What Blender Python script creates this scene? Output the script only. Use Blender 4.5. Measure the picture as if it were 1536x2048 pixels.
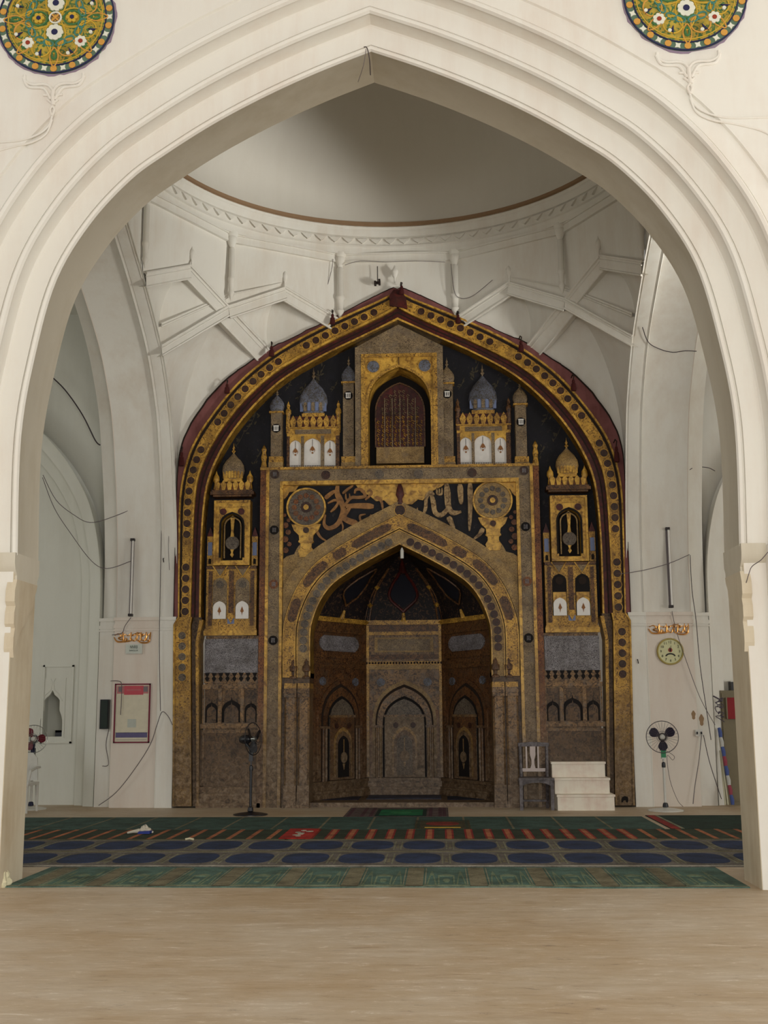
import bpy, bmesh, math, random
from math import sin, cos, pi, radians, sqrt, hypot, atan2
from mathutils import Vector, Matrix
random.seed(7)
for o in list(bpy.data.objects): bpy.data.objects.remove(o)
S = bpy.context.scene
COL = S.collection

# ------------------------------------------------------------------ camera
CX, CH, F, YAW, PITCH, ROLL = 0.61, 1.5, 2300.0, 2.66, 9.77, -0.35
cd = bpy.data.cameras.new('camera'); cam = bpy.data.objects.new('camera', cd); COL.objects.link(cam)
CM = Matrix.Rotation(radians(YAW), 3, 'Z') @ Matrix.Rotation(pi/2+radians(PITCH), 3, 'X') @ Matrix.Rotation(radians(ROLL), 3, 'Z')
cam.matrix_world = Matrix.Translation((CX, 0, CH)) @ CM.to_4x4()
cd.sensor_fit = 'VERTICAL'; cd.sensor_height = 24; cd.lens = 24*F/2048; cd.clip_end = 200
S.camera = cam

# ------------------------------------------------------------------ light
S.view_settings.view_transform = 'Standard'; S.view_settings.look = 'None'
S.view_settings.gamma = 1; S.view_settings.use_curve_mapping = False
S.view_settings.exposure = -0.2
w = bpy.data.worlds.new('sky'); S.world = w; w.use_nodes = True
bg = w.node_tree.nodes['Background']; bg.inputs[0].default_value = (0.93, 0.95, 1.0, 1); bg.inputs[1].default_value = 0.95
def area(name, loc, target, sx, sy, power, color, spread=180):
    l = bpy.data.lights.new(name, 'AREA'); l.shape = 'RECTANGLE'; l.size = sx; l.size_y = sy
    l.energy = power; l.color = color; l.spread = radians(spread)
    o = bpy.data.objects.new(name, l); COL.objects.link(o); o.location = loc
    o.rotation_euler = (Vector(target)-Vector(loc)).to_track_quat('-Z', 'Y').to_euler()
    return o
# daylight entering the prayer hall from the open courtyard arches behind and beside the viewer, and one added dome beam
area('courtyard_daylight', (2.0, -7.5, 1.95), (0, 12, 4.6), 13, 3.6, 1420, (1.0, 0.97, 0.91))
area('right_aisle_daylight', (12.5, 7.0, 2.6), (0, 12, 5.5), 7, 4.5, 380, (1.0, 0.98, 0.93))
area('left_bay_daylight', (-11.5, 13.0, 2.8), (-6, 19, 2.5), 5, 4, 150, (0.97, 1.0, 0.95))
area('right_bay_daylight', (11.0, 13.0, 2.8), (6, 19, 2.5), 5, 4, 90, (0.97, 1.0, 0.95))
area('dome_fill_beam', (13.6, 9.2, 2.6), (-2.4, 17.3, 11.4), 2.6, 2.6, 150, (1.0, 0.98, 0.92), 42)  # added narrow beam, no known source, brightens the left of the dome

# ------------------------------------------------------------------ pixel helpers (points on real planes)
def ray(px, py): return CM @ Vector(((px-768)/F, (1024-py)/F, -1))
def onY(px, py, Y):
    d = ray(px, py); t = Y/d.y
    return Vector((CX+d.x*t, Y, CH+d.z*t))
def onX(px, py, X):
    d = ray(px, py); t = (X-CX)/d.x
    return Vector((X, d.y*t, CH+d.z*t))
def onZ(px, py, Z=0.0):
    d = ray(px, py); t = (Z-CH)/d.z
    return Vector((CX+d.x*t, d.y*t, Z))
YW = 18.5
def M(px, py, Y=YW):
    v = onY(px, py, Y); return (v.x, v.z)

# ------------------------------------------------------------------ materials
def lin(c):
    def f(u):
        u /= 255.0
        return u/12.92 if u <= 0.04045 else ((u+0.055)/1.055)**2.4
    return (f(c[0]), f(c[1]), f(c[2]), 1)
MATS = {}
def mat(name, c, rough=0.8, metal=0.0, spec=0.3, emit=None):
    if name in MATS: return MATS[name]
    m = bpy.data.materials.new(name); m.use_nodes = True
    b = m.node_tree.nodes['Principled BSDF']
    b.inputs['Base Color'].default_value = lin(c); b.inputs['Roughness'].default_value = rough
    b.inputs['Metallic'].default_value = metal; b.inputs['Specular IOR Level'].default_value = spec
    if emit:
        b.inputs['Emission Color'].default_value = lin(c); b.inputs['Emission Strength'].default_value = emit
    # faint procedural mottling so that nothing is a flat colour
    nt = m.node_tree; tc = nt.nodes.new('ShaderNodeTexCoord'); n = nt.nodes.new('ShaderNodeTexNoise')
    n.inputs['Scale'].default_value = 14; n.inputs['Detail'].default_value = 4
    nt.links.new(tc.outputs['Object'], n.inputs['Vector'])
    r = nt.nodes.new('ShaderNodeMapRange'); r.inputs['To Min'].default_value = 0.88; r.inputs['To Max'].default_value = 1.1
    nt.links.new(n.outputs['Fac'], r.inputs['Value'])
    h = nt.nodes.new('ShaderNodeHueSaturation'); h.inputs['Color'].default_value = lin(c)
    nt.links.new(r.outputs[0], h.inputs['Value']); nt.links.new(h.outputs[0], b.inputs['Base Color'])
    MATS[name] = m; return m
def nodes_mat(name, rough=0.8, spec=0.3, metal=0.0):
    m = bpy.data.materials.new(name); m.use_nodes = True; nt = m.node_tree
    b = nt.nodes['Principled BSDF']; b.inputs['Roughness'].default_value = rough
    b.inputs['Specular IOR Level'].default_value = spec; b.inputs['Metallic'].default_value = metal
    tc = nt.nodes.new('ShaderNodeTexCoord'); MATS[name] = m
    return m, nt, b, tc
def mapping(nt, src, scale):
    mp = nt.nodes.new('ShaderNodeMapping'); mp.inputs['Scale'].default_value = scale
    nt.links.new(src, mp.inputs['Vector']); return mp.outputs[0]
def noise(nt, vec, scale, detail=4, rough=0.5, dist=0.0):
    n = nt.nodes.new('ShaderNodeTexNoise'); n.inputs['Scale'].default_value = scale
    n.inputs['Detail'].default_value = detail; n.inputs['Roughness'].default_value = rough; n.inputs['Distortion'].default_value = dist
    nt.links.new(vec, n.inputs['Vector']); return n.outputs['Fac']
def ramp(nt, fac, stops):
    r = nt.nodes.new('ShaderNodeValToRGB'); e = r.color_ramp.elements
    while len(e) > 1: e.remove(e[0])
    e[0].position = stops[0][0]; e[0].color = lin(stops[0][1])
    for p, c in stops[1:]:
        k = e.new(p); k.color = lin(c)
    nt.links.new(fac, r.inputs[0]); return r.outputs[0]
def mixc(nt, fac, a, b, mode='MIX'):
    m = nt.nodes.new('ShaderNodeMix'); m.data_type = 'RGBA'; m.blend_type = mode
    if isinstance(fac, float): m.inputs[0].default_value = fac
    else: nt.links.new(fac, m.inputs[0])
    for i, v in ((6, a), (7, b)):
        if isinstance(v, tuple): m.inputs[i].default_value = lin(v)
        else: nt.links.new(v, m.inputs[i])
    return m.outputs[2]
def bump(nt, b, fac, strength=0.3, dist=0.01):
    n = nt.nodes.new('ShaderNodeBump'); n.inputs['Strength'].default_value = strength; n.inputs['Distance'].default_value = dist
    nt.links.new(fac, n.inputs['Height']); nt.links.new(n.outputs[0], b.inputs['Normal'])
def plaster(name, c, stain, amt=0.5, scale=0.8):
    m, nt, b, tc = nodes_mat(name, 0.75, 0.25); v = tc.outputs['Object']
    big = noise(nt, v, scale, 5, 0.6); streak = noise(nt, mapping(nt, v, (3, 3, 0.5)), 1.6, 6, 0.65)
    mm = nt.nodes.new('ShaderNodeMath'); mm.operation = 'MULTIPLY'; nt.links.new(big, mm.inputs[0]); nt.links.new(streak, mm.inputs[1])
    r = nt.nodes.new('ShaderNodeMapRange'); r.inputs[1].default_value = 0.2; r.inputs[2].default_value = 0.42; r.inputs[4].default_value = amt
    nt.links.new(mm.outputs[0], r.inputs[0])
    nt.links.new(mixc(nt, r.outputs[0], c, stain), b.inputs['Base Color'])
    bump(nt, b, noise(nt, v, 22, 5, 0.6), 0.12, 0.01); return m
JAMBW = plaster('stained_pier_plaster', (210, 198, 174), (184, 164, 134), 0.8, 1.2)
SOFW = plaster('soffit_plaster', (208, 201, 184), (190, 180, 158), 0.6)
WHITE = plaster('white_plaster', (226, 223, 214), (206, 194, 178), 0.5)
FRONTW = plaster('front_plaster', (230, 227, 218), (216, 202, 188), 0.5)
PANELW = plaster('warm_plaster', (222, 212, 200), (208, 188, 172), 0.5)
GREENW = plaster('cool_plaster', (222, 222, 212), (206, 204, 192), 0.5)
DOMEW = plaster('dome_plaster', (220, 216, 206), (206, 200, 188), 0.3, 0.3)
BROWNLINE = mat('brown_line_paint', (148, 120, 92))
PINK = plaster('pink_plaster', (132, 84, 82), (92, 50, 48), 0.8, 2.5)

def floor_mat():
    m, nt, b, tc = nodes_mat('stone_floor', 0.55, 0.35); v = tc.outputs['Object']
    base = ramp(nt, noise(nt, mapping(nt, v, (0.7, 3.0, 1)), 1.7, 9, 0.68, 0.3), [(0.30, (158, 138, 122)), (0.44, (190, 176, 154)), (0.54, (196, 184, 168)), (0.68, (218, 212, 200))])
    f = noise(nt, mapping(nt, v, (1.0, 3.2, 1)), 4.2, 10, 0.82, 0.5)
    c2 = ramp(nt, f, [(0.33, (104, 88, 80)), (0.42, (186, 170, 146)), (0.57, (198, 184, 162)), (0.65, (242, 238, 230))])
    c3 = mixc(nt, 0.6, base, c2)
    sp = ramp(nt, noise(nt, mapping(nt, v, (9, 20, 1)), 2.5, 6, 0.85, 0.6), [(0.27, (120, 100, 82)), (0.36, (255, 255, 255))])
    c4 = mixc(nt, 0.55, c3, sp, 'MULTIPLY')
    pl = ramp(nt, noise(nt, v, 0.7, 6, 0.65), [(0.4, (255, 252, 250)), (0.62, (240, 226, 208))])
    nt.links.new(mixc(nt, 0.9, c4, pl, 'MULTIPLY'), b.inputs['Base Color'])
    bump(nt, b, f, 0.2, 0.01); return m
FLOOR = floor_mat()

def ornate(name, base, dark, scale=26, lo=0.44, hi=0.54, wear=None, rough=0.5, metal=0.0, lett=False, zwear=1.7):
    """painted arabesque / lettering: swirling two-tone pattern, worn away in patches"""
    m, nt, b, tc = nodes_mat(name, rough, 0.35, metal); v = tc.outputs['Object']
    if lett: v2 = mapping(nt, v, (1.0, 1, 1.6))
    else: v2 = v
    n = noise(nt, v2, scale, 3, 0.55, 1.6 if not lett else 2.6)
    col = ramp(nt, n, [(lo, dark), (hi, base)])
    big = noise(nt, v, 3.0, 6, 0.7)
    tone = ramp(nt, big, [(0.35, (150, 140, 130)), (0.6, (255, 255, 255))])
    col = mixc(nt, 0.75, col, tone, 'MULTIPLY')
    if wear:
        pat = noise(nt, v, 6.5, 7, 0.7)
        r = nt.nodes.new('ShaderNodeMapRange'); r.inputs[1].default_value = 0.5; r.inputs[2].default_value = 0.62; r.inputs[4].default_value = 0.6
        nt.links.new(pat, r.inputs[0]); col = mixc(nt, r.outputs[0], col, wear)
        # the gilding is rubbed off within reach of people: less of it the lower it lies
        sx = nt.nodes.new('ShaderNodeSeparateXYZ'); nt.links.new(tc.outputs['Object'], sx.inputs[0])
        ad = nt.nodes.new('ShaderNodeMath'); ad.operation = 'MULTIPLY_ADD'; nt.links.new(pat, ad.inputs[0]); ad.inputs[1].default_value = 1.6; nt.links.new(sx.outputs['Z'], ad.inputs[2])
        q = nt.nodes.new('ShaderNodeMapRange'); q.inputs[1].default_value = zwear+1.2; q.inputs[2].default_value = zwear-0.1; q.inputs[3].default_value = 0; q.inputs[4].default_value = 0.85
        nt.links.new(ad.outputs[0], q.inputs[0])
        dirt = ramp(nt, noise(nt, v, 14, 6, 0.7, 0.8), [(0.36, (54, 42, 30)), (0.5, (104, 84, 62)), (0.64, (134, 116, 96))])
        col = mixc(nt, q.outputs[0], col, dirt)
    nt.links.new(col, b.inputs['Base Color'])
    bump(nt, b, n, 0.35, 0.01); return m

# ------------------------------------------------------------------ mesh builder
class MB:
    def __init__(s, org=(0, 0, 0)): s.v = []; s.f = []; s.m = []; s.sm = []; s.mats = []; s.o = Vector(org); s.j = 0; s.jit = tuple(org) != (0, 0, 0)
    def mi(s, m):
        if m not in s.mats: s.mats.append(m)
        return s.mats.index(m)
    def add(s, vs, fs, m, sm=False):
        k = len(s.v); e = Vector((0, -0.0002*(s.j % 5), 0)) if s.jit else Vector(); s.v += [Vector(p)+e for p in vs]; i = s.mi(m)
        for f in fs: s.f.append([k+j for j in f]); s.m.append(i); s.sm.append(sm)
    def box(s, x0, x1, y0, y1, z0, z1, m):
        s.j += 1
        s.add([(x, y, z) for x in (x0, x1) for y in (y0, y1) for z in (z0, z1)],
              [(0, 1, 3, 2), (4, 6, 7, 5), (0, 4, 5, 1), (2, 3, 7, 6), (0, 2, 6, 4), (1, 5, 7, 3)], m)
    def prism(s, pts, y0, y1, m, ax='y', bev=0.0, mside=None):
        """outline pts=(a,b) extruded along ax from y0 to y1"""
        s.j += 1
        mp = {'y': lambda a, b, c: (a, c, b), 'x': lambda a, b, c: (c, a, b), 'z': lambda a, b, c: (a, b, c)}[ax]
        n = len(pts)
        s.add([mp(a, b, y0) for a, b in pts]+[mp(a, b, y1) for a, b in pts],
              [list(range(n)), list(range(2*n-1, n-1, -1))], m)
        s.add([mp(a, b, y0) for a, b in pts]+[mp(a, b, y1) for a, b in pts],
              [(i, (i+1) % n, n+(i+1) % n, n+i) for i in range(n)], mside or m)
    def strip(s, A, B, y0, y1, m, closed=False):
        """band between two outlines (x,z), front at y0, back y1"""
        s.j += 1
        n = len(A); vs = []
        for (a, b) in zip(A, B):
            vs += [(a[0], y0, a[1]), (b[0], y0, b[1]), (a[0], y1, a[1]), (b[0], y1, b[1])]
        fs = []
        rng = range(n if closed else n-1)
        for i in rng:
            k = 4*i; l = 4*((i+1) % n)
            fs += [(k, l, l+1, k+1), (k, k+2, l+2, l), (k+1, l+1, l+3, k+3), (k+2, k+3, l+3, l+2)]
        if not closed: e = 4*(n-1); fs += [(0, 1, 3, 2), (e, e+2, e+3, e+1)]
        s.add(vs, fs, m)
    def lathe(s, prof, c, m, seg=24, ys=1.0, a0=0, a1=2*pi, axis='z', sm=True):
        full = abs(a1-a0-2*pi) < 1e-6; n = seg if full else seg+1; vs = []
        for r, h in prof:
            for i in range(n):
                a = a0+(a1-a0)*i/seg
                p = (r*cos(a), r*sin(a)*ys, h)
                if axis == 'y': p = (p[0], h, p[1])
                if axis == 'x': p = (h, p[0], p[1])
                vs.append((c[0]+p[0], c[1]+p[1], c[2]+p[2]))
        fs = []
        for j in range(len(prof)-1):
            for i in range(seg if full else seg):
                i2 = (i+1) % n
                fs.append((j*n+i, j*n+i2, (j+1)*n+i2, (j+1)*n+i))
        s.add(vs, fs, m, sm)
        for j in (0, len(prof)-1):
            if 1e-4 < prof[j][0] < 0.6 and full: s.add([vs[j*n+i] for i in range(n)], [list(range(n))], m)
    def tube(s, path, r, m, seg=8, caps=True, closed=False):
        P = [Vector(p) for p in path]; n = len(P); vs = []; up = Vector((0.13, 0.31, 0.94)).normalized()
        prev = None
        for i, p in enumerate(P):
            if closed: d = P[(i+1) % n]-P[i-1]
            else: d = P[min(i+1, n-1)]-P[max(i-1, 0)]
            if d.length < 1e-9: d = Vector((0, 0, 1))
            d.normalize()
            if prev is None:
                q = d.cross(up)
                if q.length < 0.05: q = d.cross(Vector((1, 0, 0)))
                q.normalize()
            else:
                q = prev-d*prev.dot(d)
                if q.length < 1e-6: q = d.orthogonal()
                q.normalize()
            prev = q; u = q.cross(d); rr = r[i] if isinstance(r, (list, tuple)) else r
            for k in range(seg): vs.append(p+q*(rr*cos(2*pi*k/seg))+u*(rr*sin(2*pi*k/seg)))
        fs = []
        for i in range(n if closed else n-1):
            j = (i+1) % n
            for k in range(seg): fs.append((i*seg+k, i*seg+(k+1) % seg, j*seg+(k+1) % seg, j*seg+k))
        if caps and not closed: fs += [list(range(seg)), list(range((n-1)*seg, n*seg))]
        s.add(vs, fs, m, True)
    def sweep(s, curve, prof, mp, m, segm=None, sm=False):
        """curve: 2D pts with outward normals; prof: (d,w) list; mp(u,v,w)->xyz"""
        nrm = normals(curve); n = len(curve); k = len(prof); vs = []
        for (u, v), (nu, nv) in zip(curve, nrm):
            for d, w_ in prof: vs.append(mp(u+nu*d, v+nv*d, w_))
        for j in range(k-1):
            s.add([vs[i*k+j+q] for i in range(n) for q in (0, 1)],
                  [(2*i, 2*i+1, 2*i+3, 2*i+2) for i in range(n-1)], (segm[j] if segm else m), sm)
    def build(s, name, parent=None, kind=None, fix=True, angle=35, label=None):
        me = bpy.data.meshes.new(name)
        me.from_pydata([tuple(p-s.o) for p in s.v], [], s.f)
        for m in s.mats: me.materials.append(m)
        me.polygons.foreach_set('material_index', s.m)
        if fix:
            bm = bmesh.new(); bm.from_mesh(me)
            bmesh.ops.remove_doubles(bm, verts=bm.verts, dist=0.0002)
            bmesh.ops.recalc_face_normals(bm, faces=bm.faces); bm.to_mesh(me); bm.free()
        if any(s.sm):
            me.polygons.foreach_set('use_smooth', [True]*len(me.polygons)); me.set_sharp_from_angle(angle=radians(angle))
        me.update()
        o = bpy.data.objects.new(name, me); COL.objects.link(o)
        if parent: o.parent = parent
        else: o.location = s.o
        if kind: o['kind'] = kind
        if label: o['label'] = label
        return o
def normals(c):
    out = []; n = len(c)
    for i in range(n):
        a = c[max(i-1, 0)]; b = c[min(i+1, n-1)]
        if 0 < i < n-1:      # mitre at sharp points
            p, q, r = c[i-1], c[i], c[i+1]
            d1 = Vector((q[0]-p[0], q[1]-p[1])).normalized(); d2 = Vector((r[0]-q[0], r[1]-q[1])).normalized()
            n1 = Vector((-d1.y, d1.x)); n2 = Vector((-d2.y, d2.x)); mm = n1+n2; L = mm.length
            mm = mm/L; k = 1/max(0.5, mm.dot(n1)); out.append((mm.x*k, mm.y*k))
        else:
            d = Vector((b[0]-a[0], b[1]-a[1])).normalized(); out.append((-d.y, d.x))
    return out
def offset(c, d): return [(p[0]+q[0]*d, p[1]+q[1]*d) for p, q in zip(c, normals(c))]
def catmull(P, n=6):
    P = [tuple(p) for p in P]; Q = [P[0]]+P+[P[-1]]; out = []
    for i in range(1, len(Q)-2):
        a, b, c, d = Q[i-1], Q[i], Q[i+1], Q[i+2]
        for k in range(n):
            t = k/n; out.append(tuple(0.5*((2*b[j])+(c[j]-a[j])*t+(2*a[j]-5*b[j]+4*c[j]-d[j])*t*t+(3*b[j]-a[j]-3*c[j]+d[j])*t**3) for j in range(len(b))))
    out.append(P[-1]); return out
def arch(half, n=5, foot=None):
    """half profile [(w,z)...apex] -> full curve from right foot over the top to left foot (outward normal up)"""
    h = catmull(half, n)
    if foot is not None: h = [(half[0][0], foot)]+h
    L = [(-w_, z) for w_, z in h]            # left side going up
    R = [(w_, z) for w_, z in h[:-1]][::-1]  # right side going down
    return L+R                                # left normal of upward-left-first path points outward
def empty(name, loc, label=None, cat=None, group=None, rz=0):
    o = bpy.data.objects.new(name, None); COL.objects.link(o); o.location = loc; o.rotation_euler = (0, 0, rz)
    o.empty_display_size = 0.2
    if label: tag(o, label, cat, group)
    return o
def tag(o, label, cat, group=None):
    o['label'] = label; o['category'] = cat
    if group: o['group'] = group
    return o
def copy_tree(o, parent=None):
    c = o.copy(); COL.objects.link(c); c.parent = parent
    for ch in [x for x in bpy.data.objects if x.parent == o]: copy_tree(ch, c)
    return c
def circle(cx, cz, r, n=20, a0=0): return [(cx+r*cos(a0+2*pi*i/n), cz+r*sin(a0+2*pi*i/n)) for i in range(n)]
def ogee(cx, z0, w, h, n=5, k=1.1):
    """small pointed-arch outline, foot z0, half width w, total height h (closed polygon)"""
    r = min(h*0.62, w*k); s = z0+h-r
    half = [(w, z0), (w, s), (w*0.95, s+r*0.30), (w*0.76, s+r*0.62), (w*0.40, s+r*0.86), (0, z0+h)]
    c = catmull(half[1:], n); R = [(cx+a, b) for a, b in [half[0]]+c]; L = [(cx-a, b) for a, b in [half[0]]+c[:-1]][::-1]
    return R+L
# ================================================================== SETTING
YC, SX, YF = 14.86, 3.68, 18.56          # centre of the domed bay, half width, far wall
mpY = lambda u, v, w_: (u, w_, v)
mb = MB(); mb.box(-16, 16, -14, 23, -0.3, 0.0, FLOOR); mb.build('floor', kind='structure')

# ---- front arch wall
AF = [(3.22, 2.9), (3.24, 4.0), (3.14, 4.8), (2.97, 5.52), (2.67, 6.07), (2.3, 6.5), (1.96, 6.76), (1.5, 7.06), (1.0, 7.33), (0.5, 7.56), (0, 7.74)]
AF = [(a+0.01, b) for a, b in AF[:-1]]+[(0, 7.76)]
ac = arch(AF, 6)
prof = [(0, 10.72), (0.0, 10.17), (-0.008, 10.15), (0.004, 10.125), (0.028, 10.118), (0.045, 10.135), (0.048, 10.175), (0.062, 10.175), (0.064, 10.155), (0.235, 10.150), (0.25, 10.135),
        (0.262, 10.00), (0.262, 9.975), (0.252, 9.955), (0.268, 9.93), (0.295, 9.925), (0.312, 9.94), (0.315, 9.98), (0.33, 9.98), (0.332, 9.965), (0.515, 9.962), (0.53, 9.945), (0.545, 9.82), (0.545, 9.80),
        (0.535, 9.785), (0.55, 9.755), (0.58, 9.75), (0.597, 9.765), (0.60, 9.80), (0.612, 9.80), (0.615, 9.79), (0.72, 9.795), (0.80, 9.815), (0.81, 9.79), (0.83, 9.79)]
mb = MB(); mb.sweep(ac, prof, mpY, FRONTW, [SOFW]+[FRONTW]*40, sm=True)
out = offset(ac, 0.83)
def ringto(c, y, x1=8.5, z1=10.4, zs=4.0, m=FRONTW, mbx=None):
    vs = []
    for u, v in c:
        if v <= zs: e = (x1*(1 if u > 0 else -1), v)
        else:
            dx, dz = u, v-zs; t = min(x1/abs(dx) if abs(dx) > 1e-6 else 1e9, (z1-zs)/dz if dz > 1e-6 else 1e9)
            e = (dx*t, zs+dz*t)
        vs += [(u, y, v), (e[0], y, e[1])]
    mbx.add(vs, [(2*i, 2*i+1, 2*i+3, 2*i+2) for i in range(len(c)-1)], m)
    # corners
    pts = [(v_[0], v_[2]) for v_ in vs[1::2]]
    for i in range(len(pts)-1):
        a, b = pts[i], pts[i+1]
        if abs(a[0]-b[0]) > 1e-3 and abs(a[1]-b[1]) > 1e-3:
            cx = a[0] if abs(abs(a[0])-x1) < 1e-4 else b[0]; cz = z1
            mbx.add([(a[0], y, a[1]), (cx, y, cz), (b[0], y, b[1])], [(0, 1, 2)], m)
ringto(out, 9.79, mbx=mb); ringto(ac, 10.72, m=WHITE, mbx=mb)
# jambs below the springing
JZ = 2.9
for s in (-1, 1):
    xi = 3.245
    mb.box(*sorted((s*xi, s*(xi+0.006))), 10.146, 10.714, 0, JZ, JAMBW); mb.box(*sorted((s*(xi+0.005), s*3.46)), 10.14, 10.72, 0, JZ, FRONTW)
    mb.box(*sorted((s*3.44, s*3.85)), 9.97, 10.72, 0, JZ, FRONTW)
    mb.box(*sorted((s*3.83, s*8.5)), 9.79, 10.72, 0, JZ, FRONTW)
    mb.box(*sorted((s*5.6, s*8.5)), 9.8, 10.71, JZ, 10.4, FRONTW)
    # impost block with a cyma under-edge
    c = [(10.10, 2.92), (10.10, 2.83), (10.12, 2.77), (10.17, 2.72), (10.17, 2.66), (10.70, 2.66), (10.70, 2.72), (10.735, 2.77), (10.74, 2.83), (10.74, 2.92)]
    mb.prism(c, s*3.44, s*3.225, SOFW, 'x')
mb.build('wall_front', kind='structure', angle=32)
# scalloped pendant leaves under the imposts
for s in (-1, 1):
    t = MB()
    L = [(10.15, 2.68), (10.68, 2.68), (10.66, 2.62), (10.61, 2.56), (10.60, 2.49), (10.55, 2.42), (10.47, 2.40), (10.46, 2.33), (10.40, 2.29), (10.32, 2.25), (10.24, 2.15), (10.155, 1.98),
         (10.13, 2.06), (10.13, 2.16), (10.15, 2.24), (10.118, 2.28), (10.118, 2.38), (10.14, 2.44), (10.11, 2.48), (10.11, 2.58)]
    t.prism(L, s*3.30, s*3.215, JAMBW, 'x'); t.build('trim_%d' % (1 if s < 0 else 2), kind='structure')

# ---- hall ceiling over the viewer and over the side bays (never seen, keeps the light low)
mb = MB(); mb.box(-16, 16, -7, 9.79, 9.3, 9.6, WHITE); mb.build('ceiling_hall', kind='structure')

# ---- drum, cornice and dome
mb = MB()
R0 = 3.62
prof = [(3.55, 9.66), (3.545, 9.645)]
c0 = (0, YC, 0)
mb.lathe([(3.58, 9.675), (3.545, 9.665), (3.54, 9.61), (3.58, 9.60)], c0, BROWNLINE, 96)
mb.lathe([(3.575, 9.60), (3.555, 9.58), (3.57, 9.55), (3.585, 9.54), (3.59, 9.50), (3.61, 9.47), (3.62, 9.43), (3.61, 9.42), (3.645, 9.41), (3.65, 9.29), (3.62, 9.28), (3.62, 9.265), (3.655, 9.25), (3.66, 9.13), (3.9, 9.13)], c0, WHITE, 96)
n = 96
for i in range(n):   # row of small merlons on the cornice
    a = 2*pi*(i+0.5)/n
    if sin(a) < -0.25: continue
    P = []
    for da, r, z in ((-0.42, 3.625, 9.40), (-0.14, 3.60, 9.385), (0.14, 3.60, 9.385), (0.42, 3.625, 9.40), (0.24, 3.60, 9.345), (0.0, 3.605, 9.305), (-0.24, 3.60, 9.345)):
        b = a+da*2*pi/n; P.append((r*cos(b), YC+r*sin(b), z))
    Q = [((x*3.65/hypot(x, y-YC)), YC+(y-YC)*3.65/hypot(x, y-YC), z) for x, y, z in P]
    mb.add(P+Q, [(0, 1, 2, 3, 4, 5, 6)]+[(k, (k+1) % 7, 7+(k+1) % 7, 7+k) for k in range(7)], WHITE)
mb.build('trim_3', kind='structure', angle=40)
mb = MB()
pr = [(3.57, 9.67)]
for k in range(1, 25):
    a = k/24*pi/2; pr.append((max(0.0, 3.66*cos(a*0.98+0.0)**0.93) if k < 24 else 0.0, 9.67+3.75*sin(a)))
mb.lathe(pr, c0, DOMEW, 96); mb.build('ceiling', kind='structure', angle=80)

def P3(r, deg, z): a = radians(deg); return Vector((r*cos(a), YC+r*sin(a), z))
DR = 3.80
ZX = 7.95
W = [(3.68, 3.0), (3.68, 5.0), (3.64, 5.78), (3.42, 6.33), (2.95, 6.93), (2.19, 7.48), (1.72, 7.72), (1.17, 7.98), (0.6, 8.28), (0, 8.56)]
V = [(3.66, 3.0), (3.6, 4.1), (3.42, 5.0), (3.1, 6.0), (2.8, 6.5), (2.2, 7.12), (1.13, 7.75), (0.5, 8.05), (0, 8.3)]
Wc, Vc = catmull(W, 8), catmull(V, 8)
def seg(c, a, b):
    """part of half profile c between heights a>b (top to bottom)"""
    def at(z):
        for p, q in zip(c, c[1:]):
            if p[1] <= z <= q[1]:
                t = (z-p[1])/(q[1]-p[1] or 1); return (p[0]+(q[0]-p[0])*t, z)
        return c[0] if z < c[0][1] else c[-1]
    return [at(a+(b-a)*i/20) for i in range(21)]
def patch(mbx, A, B, m, flip=False, n=6, bul=0.0):
    k = len(A); vs = []
    for i in range(k):
        for j in range(n+1): vs.append(A[i].lerp(B[i], j/n))
    fs = [(i*(n+1)+j, i*(n+1)+j+1, (i+1)*(n+1)+j+1, (i+1)*(n+1)+j) for i in range(k-1) for j in range(n)]
    mbx.add(vs, fs, m, True)
def res(path, n=21):
    P = [Vector(p) for p in path]; L = [0]
    for a, b in zip(P, P[1:]): L.append(L[-1]+(b-a).length)
    out = []
    for i in range(n):
        t = L[-1]*i/(n-1)
        for k in range(len(P)-1):
            if t <= L[k+1]+1e-9:
                out.append(P[k].lerp(P[k+1], (t-L[k])/max(1e-9, L[k+1]-L[k]))); break
    return out
def bez(a, c, b, n=21): return [a*(1-t)**2+c*2*t*(1-t)+b*t*t for t in [i/(n-1) for i in range(n)]]
pend = MB(); net = MB()
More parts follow.
